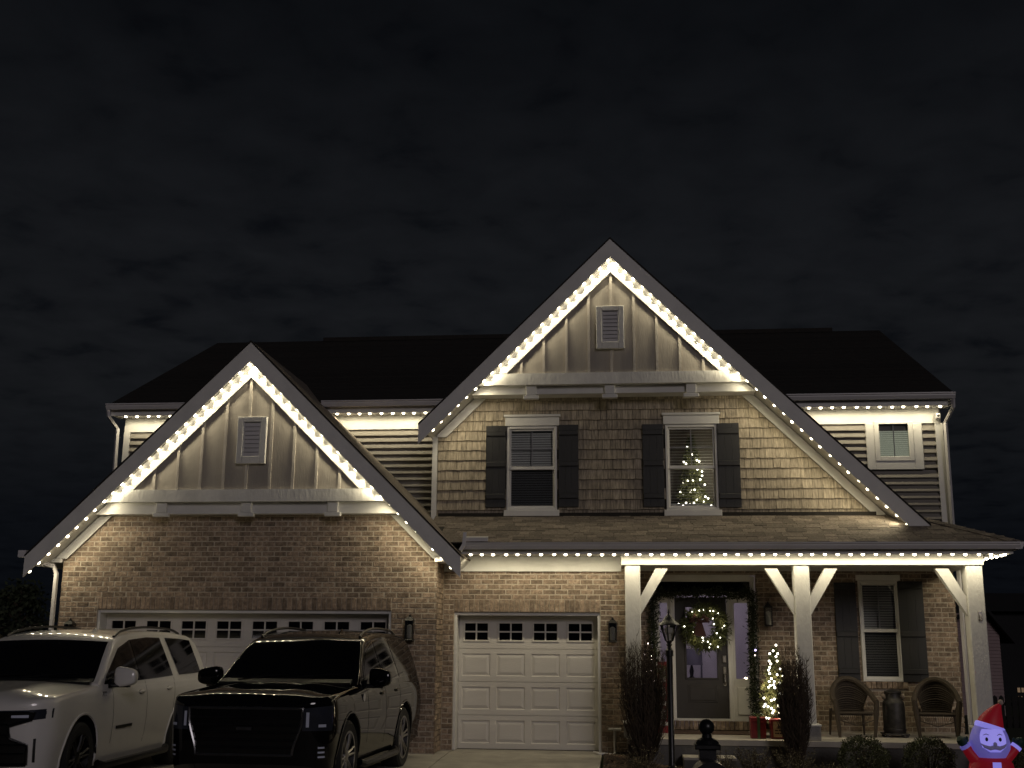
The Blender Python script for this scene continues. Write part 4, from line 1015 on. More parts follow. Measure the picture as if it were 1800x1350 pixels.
# ------------------------------------------------------------------ porch furniture
def wicker_chair(label, px, Y, rz):
    x = P(px, 1250, Y).x
    t = thing('wicker_chair', label, 'chair', (x, Y, .252), rz, group='brown wicker porch chairs', scale=.90)
    sw, sd, sh = .29, .27, .42
    MB().bbox(-sw, sw, -sd, sd, sh-.05, sh, .02).build('seat', 'wicker', t)
    # rolled frame: arms sweeping up into the back
    fr = []
    for i in range(25):
        a = math.pi*i/24; u = math.sin(a)
        fr.append((-.37*math.cos(a)*(1+.04*u), -.28+.50*u**.8, .60+.38*u**1.25))
    MB().tube(fr, [.042]+[.05]*23+[.042], 8).build('rolled_frame', 'wicker', t, True)
    for sx in (-1, 1):
        MB().tube([(sx*.37, -.28, .62), (sx*.345, -.285, .42), (sx*.31, -.27, .0)], [.045, .05, .026], 8).build('leg', 'wicker', t, True)
        MB().tube([(sx*.29, .28, .46), (sx*.31, .33, .0)], [.028, .018], 6).build('leg', 'wicker', t, True)
    mb = MB()
    for i in range(4, 21):                                 # back weave: uprights and hoops
        a = math.pi*i/24; u = math.sin(a); p1 = Vector(fr[i]); p0 = Vector((-.27*math.cos(a), .02+.24*u, sh))
        mb.tube([p0, p0.lerp(p1, .5)+Vector((0, .02, 0)), p1], .006, 3)
    for k in range(14):
        v = (k+.5)/14; mb.tube([Vector((-.27*math.cos(math.pi*i/24), .02+.24*math.sin(math.pi*i/24), sh)).lerp(Vector(fr[i]), v) for i in range(4, 21)], .0075 if k % 5 else .015, 4)
    for sx in (-1, 1):
        for k in range(7):
            y = -.26+.07*k; mb.tube([(sx*.29, y, sh), (sx*.36, y, .60)], .005, 3)
    mb.build('back_weave', 'wicker', t, kind='stuff')
    MB().grid([[Vector((-.27*math.cos(math.pi*i/24), .03+.24*math.sin(math.pi*i/24), sh)).lerp(Vector(fr[i]), v)+Vector((0, .006, 0)) for i in range(4, 21)] for v in (0, .2, .4, .6, .8, 1)]).build('back_panel', 'wicker', t, True)
    ap = MB()
    for k in range(15):
        u = -1+2*k/14; ap.tube([(sw*.95*u, -sd-.005, sh-.03), (sw*.9*u*(.75), -sd-.005, sh-.22+.1*(u*u))], .005, 3)
    ap.tube([(-.30, -sd, sh-.13), (0, -sd, sh-.22), (.30, -sd, sh-.13)], .01, 5).tube([(-.31, -sd-.01, sh-.01), (.31, -sd-.01, sh-.01)], .018, 6)
    ap.build('apron', 'wicker', t, kind='stuff')
wicker_chair('brown wicker armchair turned beside the milk can, next to the middle post', 1497, 19.35, .12)
wicker_chair('brown wicker armchair facing straight out below the shutter near the end post', 1647, 19.35, -.22)
mx = P(1573, 1280, 19.35).x
mc_ = thing('milk_can', 'old dark metal milk can between the two wicker chairs', 'milk can', (mx, 19.35, .252))
MB().lathe([(.165, .06), (.172, .09), (.172, .50), (.16, .54), (.12, .58), (.112, .61), (.112, .665), (.135, .675), (.135, .70), (.05, .72), (1e-4, .73)], n=24).lathe([(.178, .10), (.182, .115), (.178, .13)], n=24).build('body', 'can', mc_, True)
for s in (-1, 1):
    MB().tube([(s*.09, 0, .67), (s*.155, 0, .66), (s*.16, 0, .59), (s*.12, 0, .56)], .012, 6).build('handle', 'can', mc_, True)
    MB().ball((s*.15, -.01, .625), .032, .03, .04, n=10, m=8).build('grip', 'rust', mc_, True)
MB().bbox(-.19, .19, -.19, .19, .035, .06).box(-.17, -.13, -.17, -.13, 0, .035).box(.13, .17, -.17, -.13, 0, .035).box(-.17, -.13, .13, .17, 0, .035).box(.13, .17, .13, .17, 0, .035).build('stand', 'can', mc_)
tag(MB().bbox(.72, 1.95, 19.25, 19.95, .254, .268, .006).build('door_mat', 'mat'), 'flat brown door mat on the porch slab before the door', 'mat')
pp_ = P(1081, 1300, 18.55)
pv = thing('pipe_outlet', 'white plastic pipe with a flat cap beside the single garage door', 'pipe', (pp_.x, 18.55, -.02))
MB().tube([(0, 0, -.05), (0, 0, .36), (0, .0, .37)], .022, 8).build('pipe', 'frost', pv, True)
MB().box(-.10, .10, -.06, .06, .37, .40).build('cap', 'frost', pv)
MB().tube([(0, -.02, .02), (-.08, -.1, .02), (-.25, -.12, .03), (-.33, 0, .04)], .016, 6).build('hose', 'frost', pv, True)

# ------------------------------------------------------------------ rooms behind the glass
tl = thing('table_lamp', 'grey table lamp seen through the glass of the front door', 'lamp', (1.20, 22.6, .304))
MB().box(-.3, .3, -.2, .2, .66, .70).box(-.27, -.23, -.17, -.13, 0, .66).box(.23, .27, -.17, -.13, 0, .66).box(-.27, -.23, .13, .17, 0, .66).box(.23, .27, .13, .17, 0, .66).build('side_table', 'doorpaint', tl)
MB().lathe([(.07, .70), (.07, .72), (.03, .76), (.045, .86), (.02, .96), (.01, 1.02)], n=14).build('lamp_base', 'black', tl, True)
MB().lathe([(.21, .97), (.17, 1.27), (.165, 1.27), (.205, .97)], n=20).build('lamp_shade', 'lampshade', tl, True)
ac = thing('hall_armchair', 'dark armchair back seen low through the door glass', 'armchair', (.72, 22.4, .304))
MB().bbox(-.3, .3, -.35, .35, .0, .42, .03).bbox(-.3, -.2, -.35, .35, .42, .62, .02).bbox(.2, .3, -.35, .35, .42, .62, .02).build('seat', 'lampshade', ac)
MB().prism_y([(-.3, .42), (.3, .42), (.28, .80), (.12, .93), (-.12, .93), (-.28, .80)], .2, .35).build('backrest', 'lampshade', ac)
hl = bpy.data.lights.new('hall_ceiling_lamp', 'POINT'); hl.energy = 26; hl.color = (.86, .76, 1); hl.shadow_soft_size = .12
cl = thing('ceiling_lamp', 'dim frosted ceiling lamp in the hall behind the front door', 'ceiling lamp', (1.35, 21.6, 2.9))
MB().lathe([(.12, .1), (.16, .06), (.13, .01), (1e-4, -.01)], n=16).build('dome', 'frost', cl, True)
o = bpy.data.objects.new('hall_ceiling_lamp', hl); COL.objects.link(o); o.parent = cl; o.location = (0, 0, -.15)
# upstairs tree
random.seed(51); Yt = YBAY+.56; tb = P(1218, 905, Yt); tb.z = 3.62
bd = [P(x, y, Yt-.10-.06*random.random()) for x, y in ((1208, 786), (1216, 799), (1202, 812), (1206, 815), (1225, 809), (1229, 811), (1226, 825), (1234, 829), (1234, 836), (1209, 845), (1218, 845), (1231, 843), (1201, 848), (1239, 852), (1221, 861), (1196, 865), (1202, 869), (1214, 866), (1215, 862), (1240, 873), (1245, 876), (1225, 878), (1193, 886), (1201, 889), (1213, 886), (1206, 884), (1237, 882), (1227, 889), (1220, 884), (1250, 888))]
ut = lit_tree('lit green christmas tree behind the blinds of the upstairs window', tuple(tb), P(1219, 760, Yt).z-3.62, .36, 'needle3', 200, 52, bd, dens=14000)
ug = bpy.data.lights.new('tree_glow', 'POINT'); ug.energy = 3.4; ug.color = (1, .90, .66); ug.shadow_soft_size = .1
for q in ((.1, -.36, .5), (.2, -.34, 1.0)):
    o = bpy.data.objects.new('tree_glow', ug); COL.objects.link(o); o.parent = ut; o.location = q

# ------------------------------------------------------------------ inflatable figure
m_red = mat('inflatable_red', (.24, .010, .018), .5, 8, .15, emit=(.55, .012, .03), estr=.14)
m_beard = mat('inflatable_beard', (.34, .32, .45), .5, 6, .1, emit=(.20, .17, .80), estr=.26)
m_face = mat('inflatable_face', (.40, .37, .45), .5, 6, .08, emit=(.34, .30, 1.0), estr=.62)
m_band = mat('inflatable_band', (.4, .38, .48), .5, 6, .08, emit=(.30, .27, 1.0), estr=.55)
m_mouth = mat('inflatable_moustache', (.30, .27, .38), .6, 6, .1, emit=(.22, .19, .5), estr=.15)
m_ink = mat('inflatable_print', (.012, .010, .03), .5)
m_mitt = mat('inflatable_mitten', (.012, .05, .035), .6, 8, .2)
m_pom = mat('inflatable_pompom', (.55, .42, .36), .6, 8, .1)
YS = 16.3
def sp_(px, py): return P(px, py, YS)
sc_ = sp_(1739, 1300); sb = gz(sc_.x, YS)
fg = thing('inflatable_figure', 'glowing inflatable bearded figure in red hat and coat waving green mittens', 'inflatable', (sc_.x, YS, sb))
k = F/(YS/1.0)  # pixels per metre near the figure
def L(px, py, dy=0): q = sp_(px, py); return Vector((q.x-sc_.x, dy, q.z-sb))
hz = L(1737, 1308).z; hr = .262
zsh = L(1740, 1334).z
MB().lathe([(.20, 0), (.30, .06), (.32, .25), (.30, zsh-.18), (.27, zsh-.05), (.21, zsh+.02), (.10, zsh+.06)], n=24, sy=.8).build('body', m_red, fg, True)
MB().slab([(-.055, -.262, zsh-.02), (.05, -.262, zsh-.02), (.055, -.268, .1), (-.06, -.268, .1)], (0, .01, 0)).build('coat_band', m_band, fg)
MB().lathe([(.335, .13), (.34, .16), (.335, .19)], n=24, sy=.8).build('belt', m_ink, fg, True)
hd = MB().lathe([(1e-4, -.24), (.12, -.225), (.20, -.165), (.255, -.06), (.258, .02), (.235, .12), (.20, .20), (.155, .26), (1e-4, .28)], (0, 0, hz), 26, sy=.82)
head = hd.build('beard', m_beard, fg, True)
rows = []
for i in range(9):
    z = -.035+.235*i/8; wd = .165*math.sqrt(max(.05, 1-((z-.07)/.20)**2)); row = []
    for j in range(13):
        x = -wd+2*wd*j/12; rr = interp([(-.24, .01), (-.165, .20), (-.06, .255), (.02, .258), (.12, .235), (.20, .20), (.26, .155), (.28, .02)], z)
        row.append((x, -.82*math.sqrt(max(0, rr*rr-x*x))-.006, hz+z))
    rows.append(row)
MB().grid(rows).build('face', m_face, fg, True)
def onface(x, z, d=.012):
    rr = interp([(-.24, .01), (-.165, .20), (-.06, .255), (.02, .258), (.12, .235), (.20, .20), (.26, .155)], z)
    return Vector((x, -.82*math.sqrt(max(0, rr*rr-x*x))-d, hz+z))
for s in (-1, 1):
    MB().ball(onface(s*.085-.005, .075), .019, .006, .026, n=12, m=8).build('eye', m_ink, fg, True)
    MB().tube([onface(s*.085-.04, .125), onface(s*.085-.005, .142), onface(s*.085+.03, .128)], [.004, .007, .004], 5).build('eyebrow', m_mouth, fg, True)
mo = MB()
for s in (-1, 1):
    mo.tube([onface(0, -.02, .02), onface(s*.06, -.035, .018), onface(s*.12, -.015, .014), onface(s*.165, .022, .01)], [.028, .028, .02, .003], 8)
mo.build('moustache', m_mouth, fg, True)
MB().ball(onface(0, .015, .03), .026, .024, .03, n=12, m=8).build('nose', m_mouth, fg, True)
MB().tube([onface(-.15, -.02, .008), onface(-.06, -.07, .008), onface(.06, -.07, .008), onface(.15, -.02, .008)], [.004, .018, .018, .004], 6).build('smile', m_band, fg, True)
# hat: band then a cone bending over to one side
tilt = Matrix.Rotation(.30, 3, 'Y')
def hatp(v): return tilt @ Vector(v)+Vector((.015, 0, hz+.205))
mb = MB(); ring_ = [(.172, -.03), (.190, -.02), (.195, .01), (.190, .04), (.172, .05)]
vs = MB().lathe(ring_, n=24, sy=.85)
hb_ = MB(); hb_.add([hatp(v) for v in vs.v], vs.f); hb_.build('hat_band', m_band, fg, True)
prof = [(0, .172, 0, .04), (.2, .155, .0, .10), (.4, .125, .012, .17), (.6, .09, .03, .235), (.8, .055, .062, .295), (1, .02, .105, .345)]
rows = []
for u, r_, dx, hzz in prof:
    rows.append([hatp((r_*math.cos(2*math.pi*j/20)+dx*.55, r_*.85*math.sin(2*math.pi*j/20), hzz)) for j in range(21)])
MB().grid(rows).build('hat', m_red, fg, True)
MB().ball(hatp((.065, 0, .365)), .037, n=14, m=10).build('pompom', m_pom, fg, True)
for s, pts in ((-1, ((1716, 1338), (1703, 1322), (1697, 1313))), (1, ((1762, 1338), (1778, 1322), (1784, 1314)))):
    q = [L(*p_, -.02) for p_ in pts]
    MB().tube([q[0]+Vector((-s*.1, 0, -.05))]+q, [.10, .085, .068, .062], 12).build('sleeve', m_red, fg, True)
    d = (q[2]-q[1]).normalized()
    MB().tube([q[2]-d*.01, q[2]+d*.035], [.07, .07], 12).build('cuff', m_band if s > 0 else m_beard, fg, True)
    mt_ = MB().tube([q[2]+d*.03, q[2]+d*.07, q[2]+d*.12, q[2]+d*.155], [.045, .066, .06, .02], 12)
    mt_.tube([q[2]+d*.05, q[2]+d*.08+Vector((-s*.06, 0, .03)), q[2]+d*.10+Vector((-s*.075, 0, .05))], [.03, .03, .012], 8)
    mt_.build('mitten', m_mitt, fg, True)

# ------------------------------------------------------------------ neighbours in the dark
def PX(px, Y): return P(px, 1150, Y).x
YN = 36.0
nb = thing('neighbour_house', 'dim pinkish sided house with a gable end beyond the porch', 'house', (PX(1700, YN), YN, -.6), absolute=True)
xr = PX(1759, YN); zt = P(1740, 1078, YN).z; ze = P(1757, 1113, YN).z; xa = PX(1738, YN)
n = 26
for i in range(n):
    a = lerp(-.6, ze, i/n); b = lerp(-.6, ze, (i+1)/n)
    MB().prism_x([(YN+.02, a), (YN-.03, a), (YN, b-.004), (YN+.02, b-.004)], xa-3, xr).build('siding_plank', 'pinksiding', nb)
n = 7
for i in range(n):
    a = lerp(ze, zt, i/n); b = lerp(ze, zt, (i+1)/n); x = lerp(xr, xa, (i+1)/n)
    MB().prism_x([(YN+.02, a), (YN-.03, a), (YN, b-.004), (YN+.02, b-.004)], xa-3, x).build('siding_plank', 'pinksiding', nb)
MB().box(xa-3.5, xr, YN+.03, YN+9, -.6, ze).build('wall', 'darkwall', nb)
MB().slab([(xa-.05, YN-.3, zt+.08), (xr+.35, YN-.3, ze-.30), (xr+.35, YN+9, ze-.30), (xa-.05, YN+9, zt+.08)], (0, 0, .12)).slab([(xa-.05, YN-.3, zt+.08), (xa-4, YN-.3, ze-.6), (xa-4, YN+9, ze-.6), (xa-.05, YN+9, zt+.08)], (0, 0, .12)).build('roof', 'darkwall', nb)
YD = 48.0
dh = thing('dark_house', 'unlit house silhouette with a hipped roof far beyond the porch end', 'house', (PX(1800, YD), YD, -1.2), absolute=True)
x0, x1 = PX(1690, YD), PX(2150, YD); zr = P(1780, 1038, YD).z; zw = P(1780, 1075, YD).z
MB().box(x0, x1, YD, YD+9, -1.2, zw).build('wall', 'darkwall', dh)
MB().add([(x0-.4, YD-.4, zw), (x1+.4, YD-.4, zw), (x1+.4, YD+9.4, zw), (x0-.4, YD+9.4, zw), (x0+.9, YD+2.5, zr), (x1-3, YD+2.5, zr)], [(0, 1, 5, 4), (1, 2, 5), (2, 3, 4, 5), (3, 0, 4), (3, 2, 1, 0)]).build('roof', 'darkwall', dh)
for px0, px1, py0, py1 in ((1789, 1800, 1209, 1217), (1791, 1797, 1224, 1228), (1795, 1802, 1240, 1249)):
    a, b, c, d = pbox(px0, px1, py0, py1, YD-.05)
    wn = MB().box(a, b, YD-.05, YD-.01, c, d).build('window', 'litwin', dh)
    MB().box((a+b)/2-.02, (a+b)/2+.02, YD-.07, YD-.052, c, d).build('muntin', 'darkwall', wn)
YF = 30.0
fc = thing('garden_fence', 'dark picket fence crossing the yard beyond the porch end', 'fence', (PX(1790, YF), YF, -.4), absolute=True)
x = PX(1738, YF); zt = P(1770, 1222, YF).z
MB().box(x, x+6, YF, YF+.04, zt-.25, zt-.17).box(x, x+6, YF, YF+.04, -.1, -.02).build('rail', 'fence', fc)
for i in range(40):
    MB().prism_y([(x+.15*i, -.5), (x+.15*i+.11, -.5), (x+.15*i+.11, zt-.06), (x+.15*i+.055, zt), (x+.15*i, zt-.06)], YF-.025, YF-.002).build('picket', 'fence', fc)
# dark trees at the left behind the house
def dark_tree(label, px, py, Y, h, seed):
    random.seed(seed); x = P(px, py, Y).x
    t = thing('dark_tree', label, 'tree', (x, Y, -.6), group='dark trees beyond the garage')
    tr = MB().tube([(0, 0, 0), (.1, 0, h*.35), (-.05, .1, h*.7), (0, 0, h*.9)], [.22, .17, .1, .03], 8)
    lf = MB()
    for i in range(60):
        a = random.uniform(0, 6.283); z = h*random.uniform(.3, .95); l = h*.38*math.sin(min(1, (1.02-z/h)*1.9)*math.pi/2)*random.uniform(.5, 1)
        e = Vector((l*math.cos(a), l*math.sin(a), z+.15*l)); b = Vector((0, 0, z-.3))
        tr.tube([b, b.lerp(e, .5)+Vector((0, 0, .1)), e], [.05, .03, .01], 4, False)
        for k in range(45):
            q = b.lerp(e, random.uniform(.4, 1.1))+Vector((random.gauss(0, .22), random.gauss(0, .22), random.gauss(0, .2)))
            lf.leaf(q, (random.gauss(0, 1), random.gauss(0, 1), random.gauss(0, 1)), .22, .06)
    tr.build('trunk', 'twig', t); lf.build('crown', 'needle', t, kind='stuff')
dark_tree('dark bushy tree in the shadows beyond the garage corner', 30, 1100, 42, 4.4, 61)
dark_tree('dark wide tree behind the white car against the night sky', -60, 1100, 38, 4.0, 62)

# ------------------------------------------------------------------ the two cars
m_white = mat("white_paint", (.74, .72, .69), .35, 2, .04, coat=1)
m_black = mat('black_paint', (.0035, .0035, .004), .3, 3, .1, coat=1, spec=0)
m_cglass = mat('car_glass', (.003, .003, .0035), .03, 2, .1)
m_trim = mat('car_trim', (.006, .006, .007), .35, 8, .2)
m_gloss = mat('gloss_black', (.004, .004, .0045), .12, 8, .1, coat=.6)
m_tyre = mat('tyre', (.012, .012, .012), .85, 20, .2, .4, 90)
m_rim = mat('alloy', (.30, .29, .28), .3, 10, .15, metal=.9)
m_rimd = mat('dark_alloy', (.03, .03, .032), .35, 10, .2, metal=.7)
m_lamp = mat('head_lamp', (.03, .034, .045), .06, 5, .3)
m_chrome = mat('chrome', (.6, .6, .62), .1, 6, .1, metal=1)
m_drl = mat('reflector', (.62, .66, .80), .15, 6, .1)
m_frame = mat('dark_chrome', (.13, .13, .135), .2, 10, .2, metal=.8)
m_plate = mat('door_seam', (.01, .01, .01), .8)
GP = [(.2, .90), (.28, .93), (.36, .957), (.47, .965), (.55, .984), (.75, 1.0), (.95, .997), (1.05, .988), (1.12, .972), (1.17, .955), (1.22, .938), (1.30, .918), (1.60, .82), (1.85, .735), (2.0, .69)]
def suv(name, label, loc, rz, sp):
    L_, W_ = sp['L'], sp['W']; Wh = W_/2; TOP = sp['top']; af, nf, ar, nr = .52, 4.2, .26, 4.5
    t = thing(name, label, 'car', loc, rz, group='large cars parked on the driveway')
    paint = sp['paint']
    def pf(d):
        f = 1.0
        if d < af: f = (max(1e-6, 1-(1-max(d, 0)/af)**nf))**(1/nf)
        if d > L_-ar: f = min(f, (max(1e-6, 1-(1-max(L_-d, 0)/ar)**nr))**(1/nr))
        return f
    def sx(d, z): return Wh*interp(GP, z)*pf(d)
    def nose_d(x, z):
        q = min(.99, abs(x)/(Wh*interp(GP, z))); return af*(1-(1-q**nf)**(1/nf))
    BELT = 1.20
    def ztop(d): return interp(TOP, d)
    def zlow(d): return min(ztop(d), BELT)
    def zbot(d): return interp([(0, .40), (.25, .30), (.6, .27), (L_-.6, .27), (L_-.2, .36), (L_, .48)], d)
    WS0, WS1 = sp['ws']
    def crown(d, x, e):
        c = .03
        if d < WS0: c = .05*smooth01(d/.3)
        u = min(1, abs(x)/max(.01, e)); z = c*(1-u*u)
        if d < WS0-.1: z += .022*math.exp(-((abs(x)-.50)/.10)**2)*smooth01(d/.5)*smooth01((WS0-.1-d)/.3)
        return z
    def topz(d, x):
        e = sx(d, ztop(d)-.05); return ztop(d)+crown(d, x, e)
    # lower body
    st = [.002, .008, .02, .045, .08, .125, .18, .25, .33, .42, .52]
    st = st+[.52+(L_-.26-.52)*i/52 for i in range(1, 53)]+[L_-v for v in (.19, .13, .08, .045, .02, .008, .002)]
    tf = [0, .06, .12, .2, .3, .42, .54, .66, .76, .84, .91, .96, 1]
    def ring(d, z0, zt, r, nt=12):
        e = sx(d, zt-r); rt = []
        for f in tf: z = z0+(zt-r-z0)*f; rt.append((sx(d, z), z))
        for a in (25, 50, 72): rt.append((e-r*(1-math.cos(R(a))), zt-r+r*math.sin(R(a))))
        e2 = max(e-r, e*.5)
        rt[-3:] = [(e-(e-e2)*(1-math.cos(R(a))), zt-r+r*math.sin(R(a))) for a in (25, 50, 72)]
        top = [(e2*(1-2*i/nt), zt+crown(d, e2*(1-2*i/nt), e2)) for i in range(nt+1)]
        pts = rt+top+[(-x, z) for x, z in rt[::-1]]
        return [(x, d-L_/2, z) for x, z in pts]
    def loft(ds, z0f, ztf, r):
        mb = MB(); rings = [ring(d, z0f(d), ztf(d), min(r, max(.01, (ztf(d)-z0f(d))*.4))) for d in ds]; n = len(rings[0])
        vs = [p for rg in rings for p in rg]
        fs = [(i*n+k, i*n+(k+1) % n, i*n+n+(k+1) % n, i*n+n+k) for i in range(len(rings)-1) for k in range(n)]
        fs.append(tuple(range(n-1, -1, -1))); fs.append(tuple((len(rings)-1)*n+k for k in range(n)))
        mb.add(vs, [f[::-1] for f in fs]); return mb
    AX = (sp['ax'], sp['ax']+sp['wb']); WR_ = sp['wr']
    body = loft(st, zbot, zlow, .055).build('body', paint, t, True)
    for dd in AX:                                        # wheel arches cut out of the flanks
        for s in (-1, 1):
            cme = MB().lathe([(WR_+.065, -.22), (WR_+.065, .22)], (s*(Wh-.12), dd-L_/2, WR_+.01), 40, 'x').mesh('cut', m_trim)
            co = bpy.data.objects.new('cut', cme); COL.objects.link(co); co.matrix_world = Matrix.Translation((0, 0, 0))
            co.parent = t
            bo = body.modifiers.new('b', 'BOOLEAN'); bo.object = co; bo.operation = 'DIFFERENCE'; bo.solver = 'EXACT'
            try: bo.material_mode = 'TRANSFER'
            except Exception: pass
    bpy.context.view_layer.update()
    dg = bpy.context.evaluated_depsgraph_get()
    nm = bpy.data.meshes.new_from_object(body.evaluated_get(dg)); body.modifiers.clear(); body.data = nm
    nm.set_sharp_from_angle(angle=R(32))
    for o in [o for o in t.children if o.name.startswith('cut')]: bpy.data.objects.remove(o)
    # cabin
    cab = [WS0-.06]+[WS0+(WS1-WS0)*i/12 for i in range(13)]+[WS1+(L_-.05-WS1)*i/40 for i in range(1, 41)]
    cab = [d for d in cab if ztop(d) > BELT+.012]
    loft(cab, lambda d: 1.15, ztop, .075).build('cabin', paint, t, True)
    # wind screen
    rows = []
    for i in range(11):
        d = WS0+.02+(WS1-WS0-.06)*i/10; e = sx(d, ztop(d)-.06)-.09; nrm = Vector((0, -.6, .8))
        rows.append([Vector((x, d-L_/2, topz(d, x)))+nrm*.006 for x in [e*(-1+2*j/14) for j in range(15)]])
    ws = MB().grid(rows).build('windscreen', m_cglass, t, True)
    e = sx(WS0, 1.18)-.08
    MB().slab([(-e, WS0-.10-L_/2, topz(WS0-.1, e)+.004), (e, WS0-.10-L_/2, topz(WS0-.1, e)+.004), (e*.98, WS0+.05-L_/2, topz(WS0+.05, e)+.0), (-e*.98, WS0+.05-L_/2, topz(WS0+.05, e)+.0)], (0, 0, .03)).build('cowl', m_trim, t)
    for xo in (-.62, .02):
        MB().tube([(xo, WS0-.03-L_/2, topz(WS0-.03, xo)+.03), (xo+.3, WS0+.08-L_/2, topz(WS0+.08, xo)+.03), (xo+.60, WS0+.11-L_/2, topz(WS0+.11, xo)+.025)], .008, 5).build('wiper', m_trim, ws)
    # flank patches
    def patch(bot, top_, off, n=10, m_=4, s=1):
        rows = []
        for j in range(m_+1):
            row = []
            for i in range(n+1):
                a = Vector(interp2(bot, i/n)); b = Vector(interp2(top_, i/n)); q = a.lerp(b, j/m_)
                row.append((s*(sx(q.x, q.y)+off), q.x-L_/2, q.y))
            rows.append(row if s > 0 else row[::-1])
        return MB().grid(rows)
    def interp2(pl, u):
        k = min(len(pl)-2, int(u*(len(pl)-1))); f = u*(len(pl)-1)-k
        return (lerp(pl[k][0], pl[k+1][0], f), lerp(pl[k][1], pl[k+1][1], f))
    for s in (1, -1):
        tr = patch(sp['dlo'][0], sp['dlo'][1], .004, 24, 4, s).build('window_surround', m_gloss, t, True)
        for bot, tp in sp['wins']: patch(bot, tp, .008, 8, 4, s).build('side_window', m_cglass, tr, True)
        if 'quarter' in sp: patch(*sp['quarter'], .008, 8, 4, s).build('side_window', m_cglass, t, True)
        for d0, z0, d1, z1 in sp['seams']:
            dx = .005; patch([(d0-dx, z0), (d0+dx, z0)], [(d1-dx, z1), (d1+dx, z1)], .0015, 1, 14, s).build('door_seam', m_plate, t)
        for d, z in sp['handles']:
            x = sx(d, z); MB().ball((s*(x+.012), d-L_/2, z), .022, .10, .022, n=10, m=8).build('door_handle', sp['handle_mat'], t, True)
            MB().ball((s*(x-.003), d-L_/2-.02, z-.01), .012, .07, .035, n=10, m=8).build('handle_cup', m_trim, t, True)
        # mirror
        md, mz = sp['mirror']; x = sx(md, 1.2)
        mi = MB().ball((0, 0, 0), 1, n=16, m=12); vv = []
        for a, b, c in mi.v:
            q = [abs(v)**.55*(1 if v >= 0 else -1) for v in (a, b, c)]
            vv.append((s*(x+.20+q[0]*.15), md-L_/2+q[1]*.08-.03*q[0], mz+.03+q[2]*(.115-.025*q[0])))
        mo_ = MB(); mo_.add(vv, mi.f if s > 0 else [f[::-1] for f in mi.f]); mr_ = mo_.build('mirror', sp['mirror_mat'], t, True)
        MB().bbox(*sorted((s*(x-.03), s*(x+.24))), md-L_/2-.05, md-L_/2+.06, mz-.095, mz-.045, .02).prism_x([(md-L_/2-.08, mz-.10), (md-L_/2+.10, mz-.10), (md-L_/2+.07, mz+.03), (md-L_/2-.0, mz+.0)], *sorted((s*(x-.03), s*(x+.03)))).build('mirror_arm', m_trim, mr_)
        # running board, arch lips, roof rail
        MB().tube([(s*(Wh-.02), AX[0]+WR_+.10-L_/2, .30), (s*(Wh+.02), AX[0]+WR_+.2-L_/2, .27), (s*(Wh+.02), AX[1]-WR_-.2-L_/2, .27), (s*(Wh-.02), AX[1]-WR_-.1-L_/2, .30)], .045, 8).build('running_board', m_trim, t, True)
        for dd in AX:
            arc = []
            for i in range(25):
                a = math.pi*(-.08+1.16*i/24); d = dd-(WR_+.078)*math.cos(a); z = WR_+.01+(WR_+.078)*math.sin(a)
                arc.append((s*(sx(d, max(.3, z))-.004), d-L_/2, z))
            MB().tube(arc, .017, 6).build('arch_lip', sp.get('lip', paint), t, True)
            lin = [[(s*(Wh-.36+xo), dd-L_/2-(WR_+.062)*math.cos(math.pi*i/16), WR_+.01+(WR_+.062)*math.sin(math.pi*i/16)) for i in range(17)] for xo in (0, .34)]
            MB().grid(lin).build('arch_liner', m_trim, t, True)
        rl = []
        for i in range(13):
            d = lerp(WS1+.15, L_-.75, i/12); u = math.sin(math.pi*i/12)**.3
            rl.append((s*(sx(d, ztop(d)-.06)-.085), d-L_/2, ztop(d)+.012+.042*u))
        MB().tube(rl, .018, 6).build('roof_rail', m_trim, t, True)
        # lamps on the nose
        for (nm_, x0, x1, zb_, zt_, off, mt_) in sp['nose']:
            rows = []
            for j in range(6):
                row = []
                for i in range(11):
                    x = lerp(x0, x1, i/10); z = lerp(interp(zb_, x), interp(zt_, x), j/5); x *= Wh/1.03
                    row.append((s*x, nose_d(x, z)-off-L_/2, z))
                rows.append(row if s < 0 else row[::-1])
            MB().grid(rows).build(nm_, mt_, t, True)
    MB().add([(-.012, 0, 0), (.012, 0, 0), (.012, .16, 0), (-.012, .16, 0), (0, .13, .075), (0, .16, .07)], [(0, 1, 4), (1, 2, 5, 4), (2, 3, 5), (3, 0, 4, 5)]).build('antenna_fin', paint, t).location = (.33, WS1+.35-L_/2, ztop(WS1+.35)+.02)
    # grille
    zg0, zg1, xg, bars = sp['grille']
    rows = [[(x, nose_d(x, z)-.010-L_/2, z) for x in [xg(z)*(-1+2*i/20) for i in range(21)]] for z in [lerp(zg0, zg1, j/8) for j in range(9)]]
    gr = MB().grid([r[::-1] for r in rows]).build('grille', m_gloss, t, True)
    for z in bars:
        MB().tube([(x, nose_d(x, z)-.022-L_/2, z) for x in [xg(z)*.96*(-1+2*i/20) for i in range(21)]], .013, 5).build('grille_bar', sp['bar_mat'], gr, True)
    edge = [(xg(z), z) for z in [lerp(zg0, zg1, j/8) for j in range(9)]]
    lp = [(x, z) for x, z in edge]+[(edge[-1][0]*(1-2*i/20), zg1) for i in range(1, 20)]+[(-x, z) for x, z in edge[::-1]]+[(-edge[0][0]*(1-2*i/20), zg0) for i in range(1, 21)]
    MB().tube([(x, nose_d(x, z)-.02-L_/2, z) for x, z in lp], .017, 6).build('grille_frame', sp['frame_mat'], gr, True)
    MB().bbox(-.09, .09, nose_d(0, sp['badge_z'])-.045-L_/2, nose_d(0, sp['badge_z'])-.02-L_/2, sp['badge_z']-.022, sp['badge_z']+.022, .008).build('badge', sp['frame_mat'], gr)
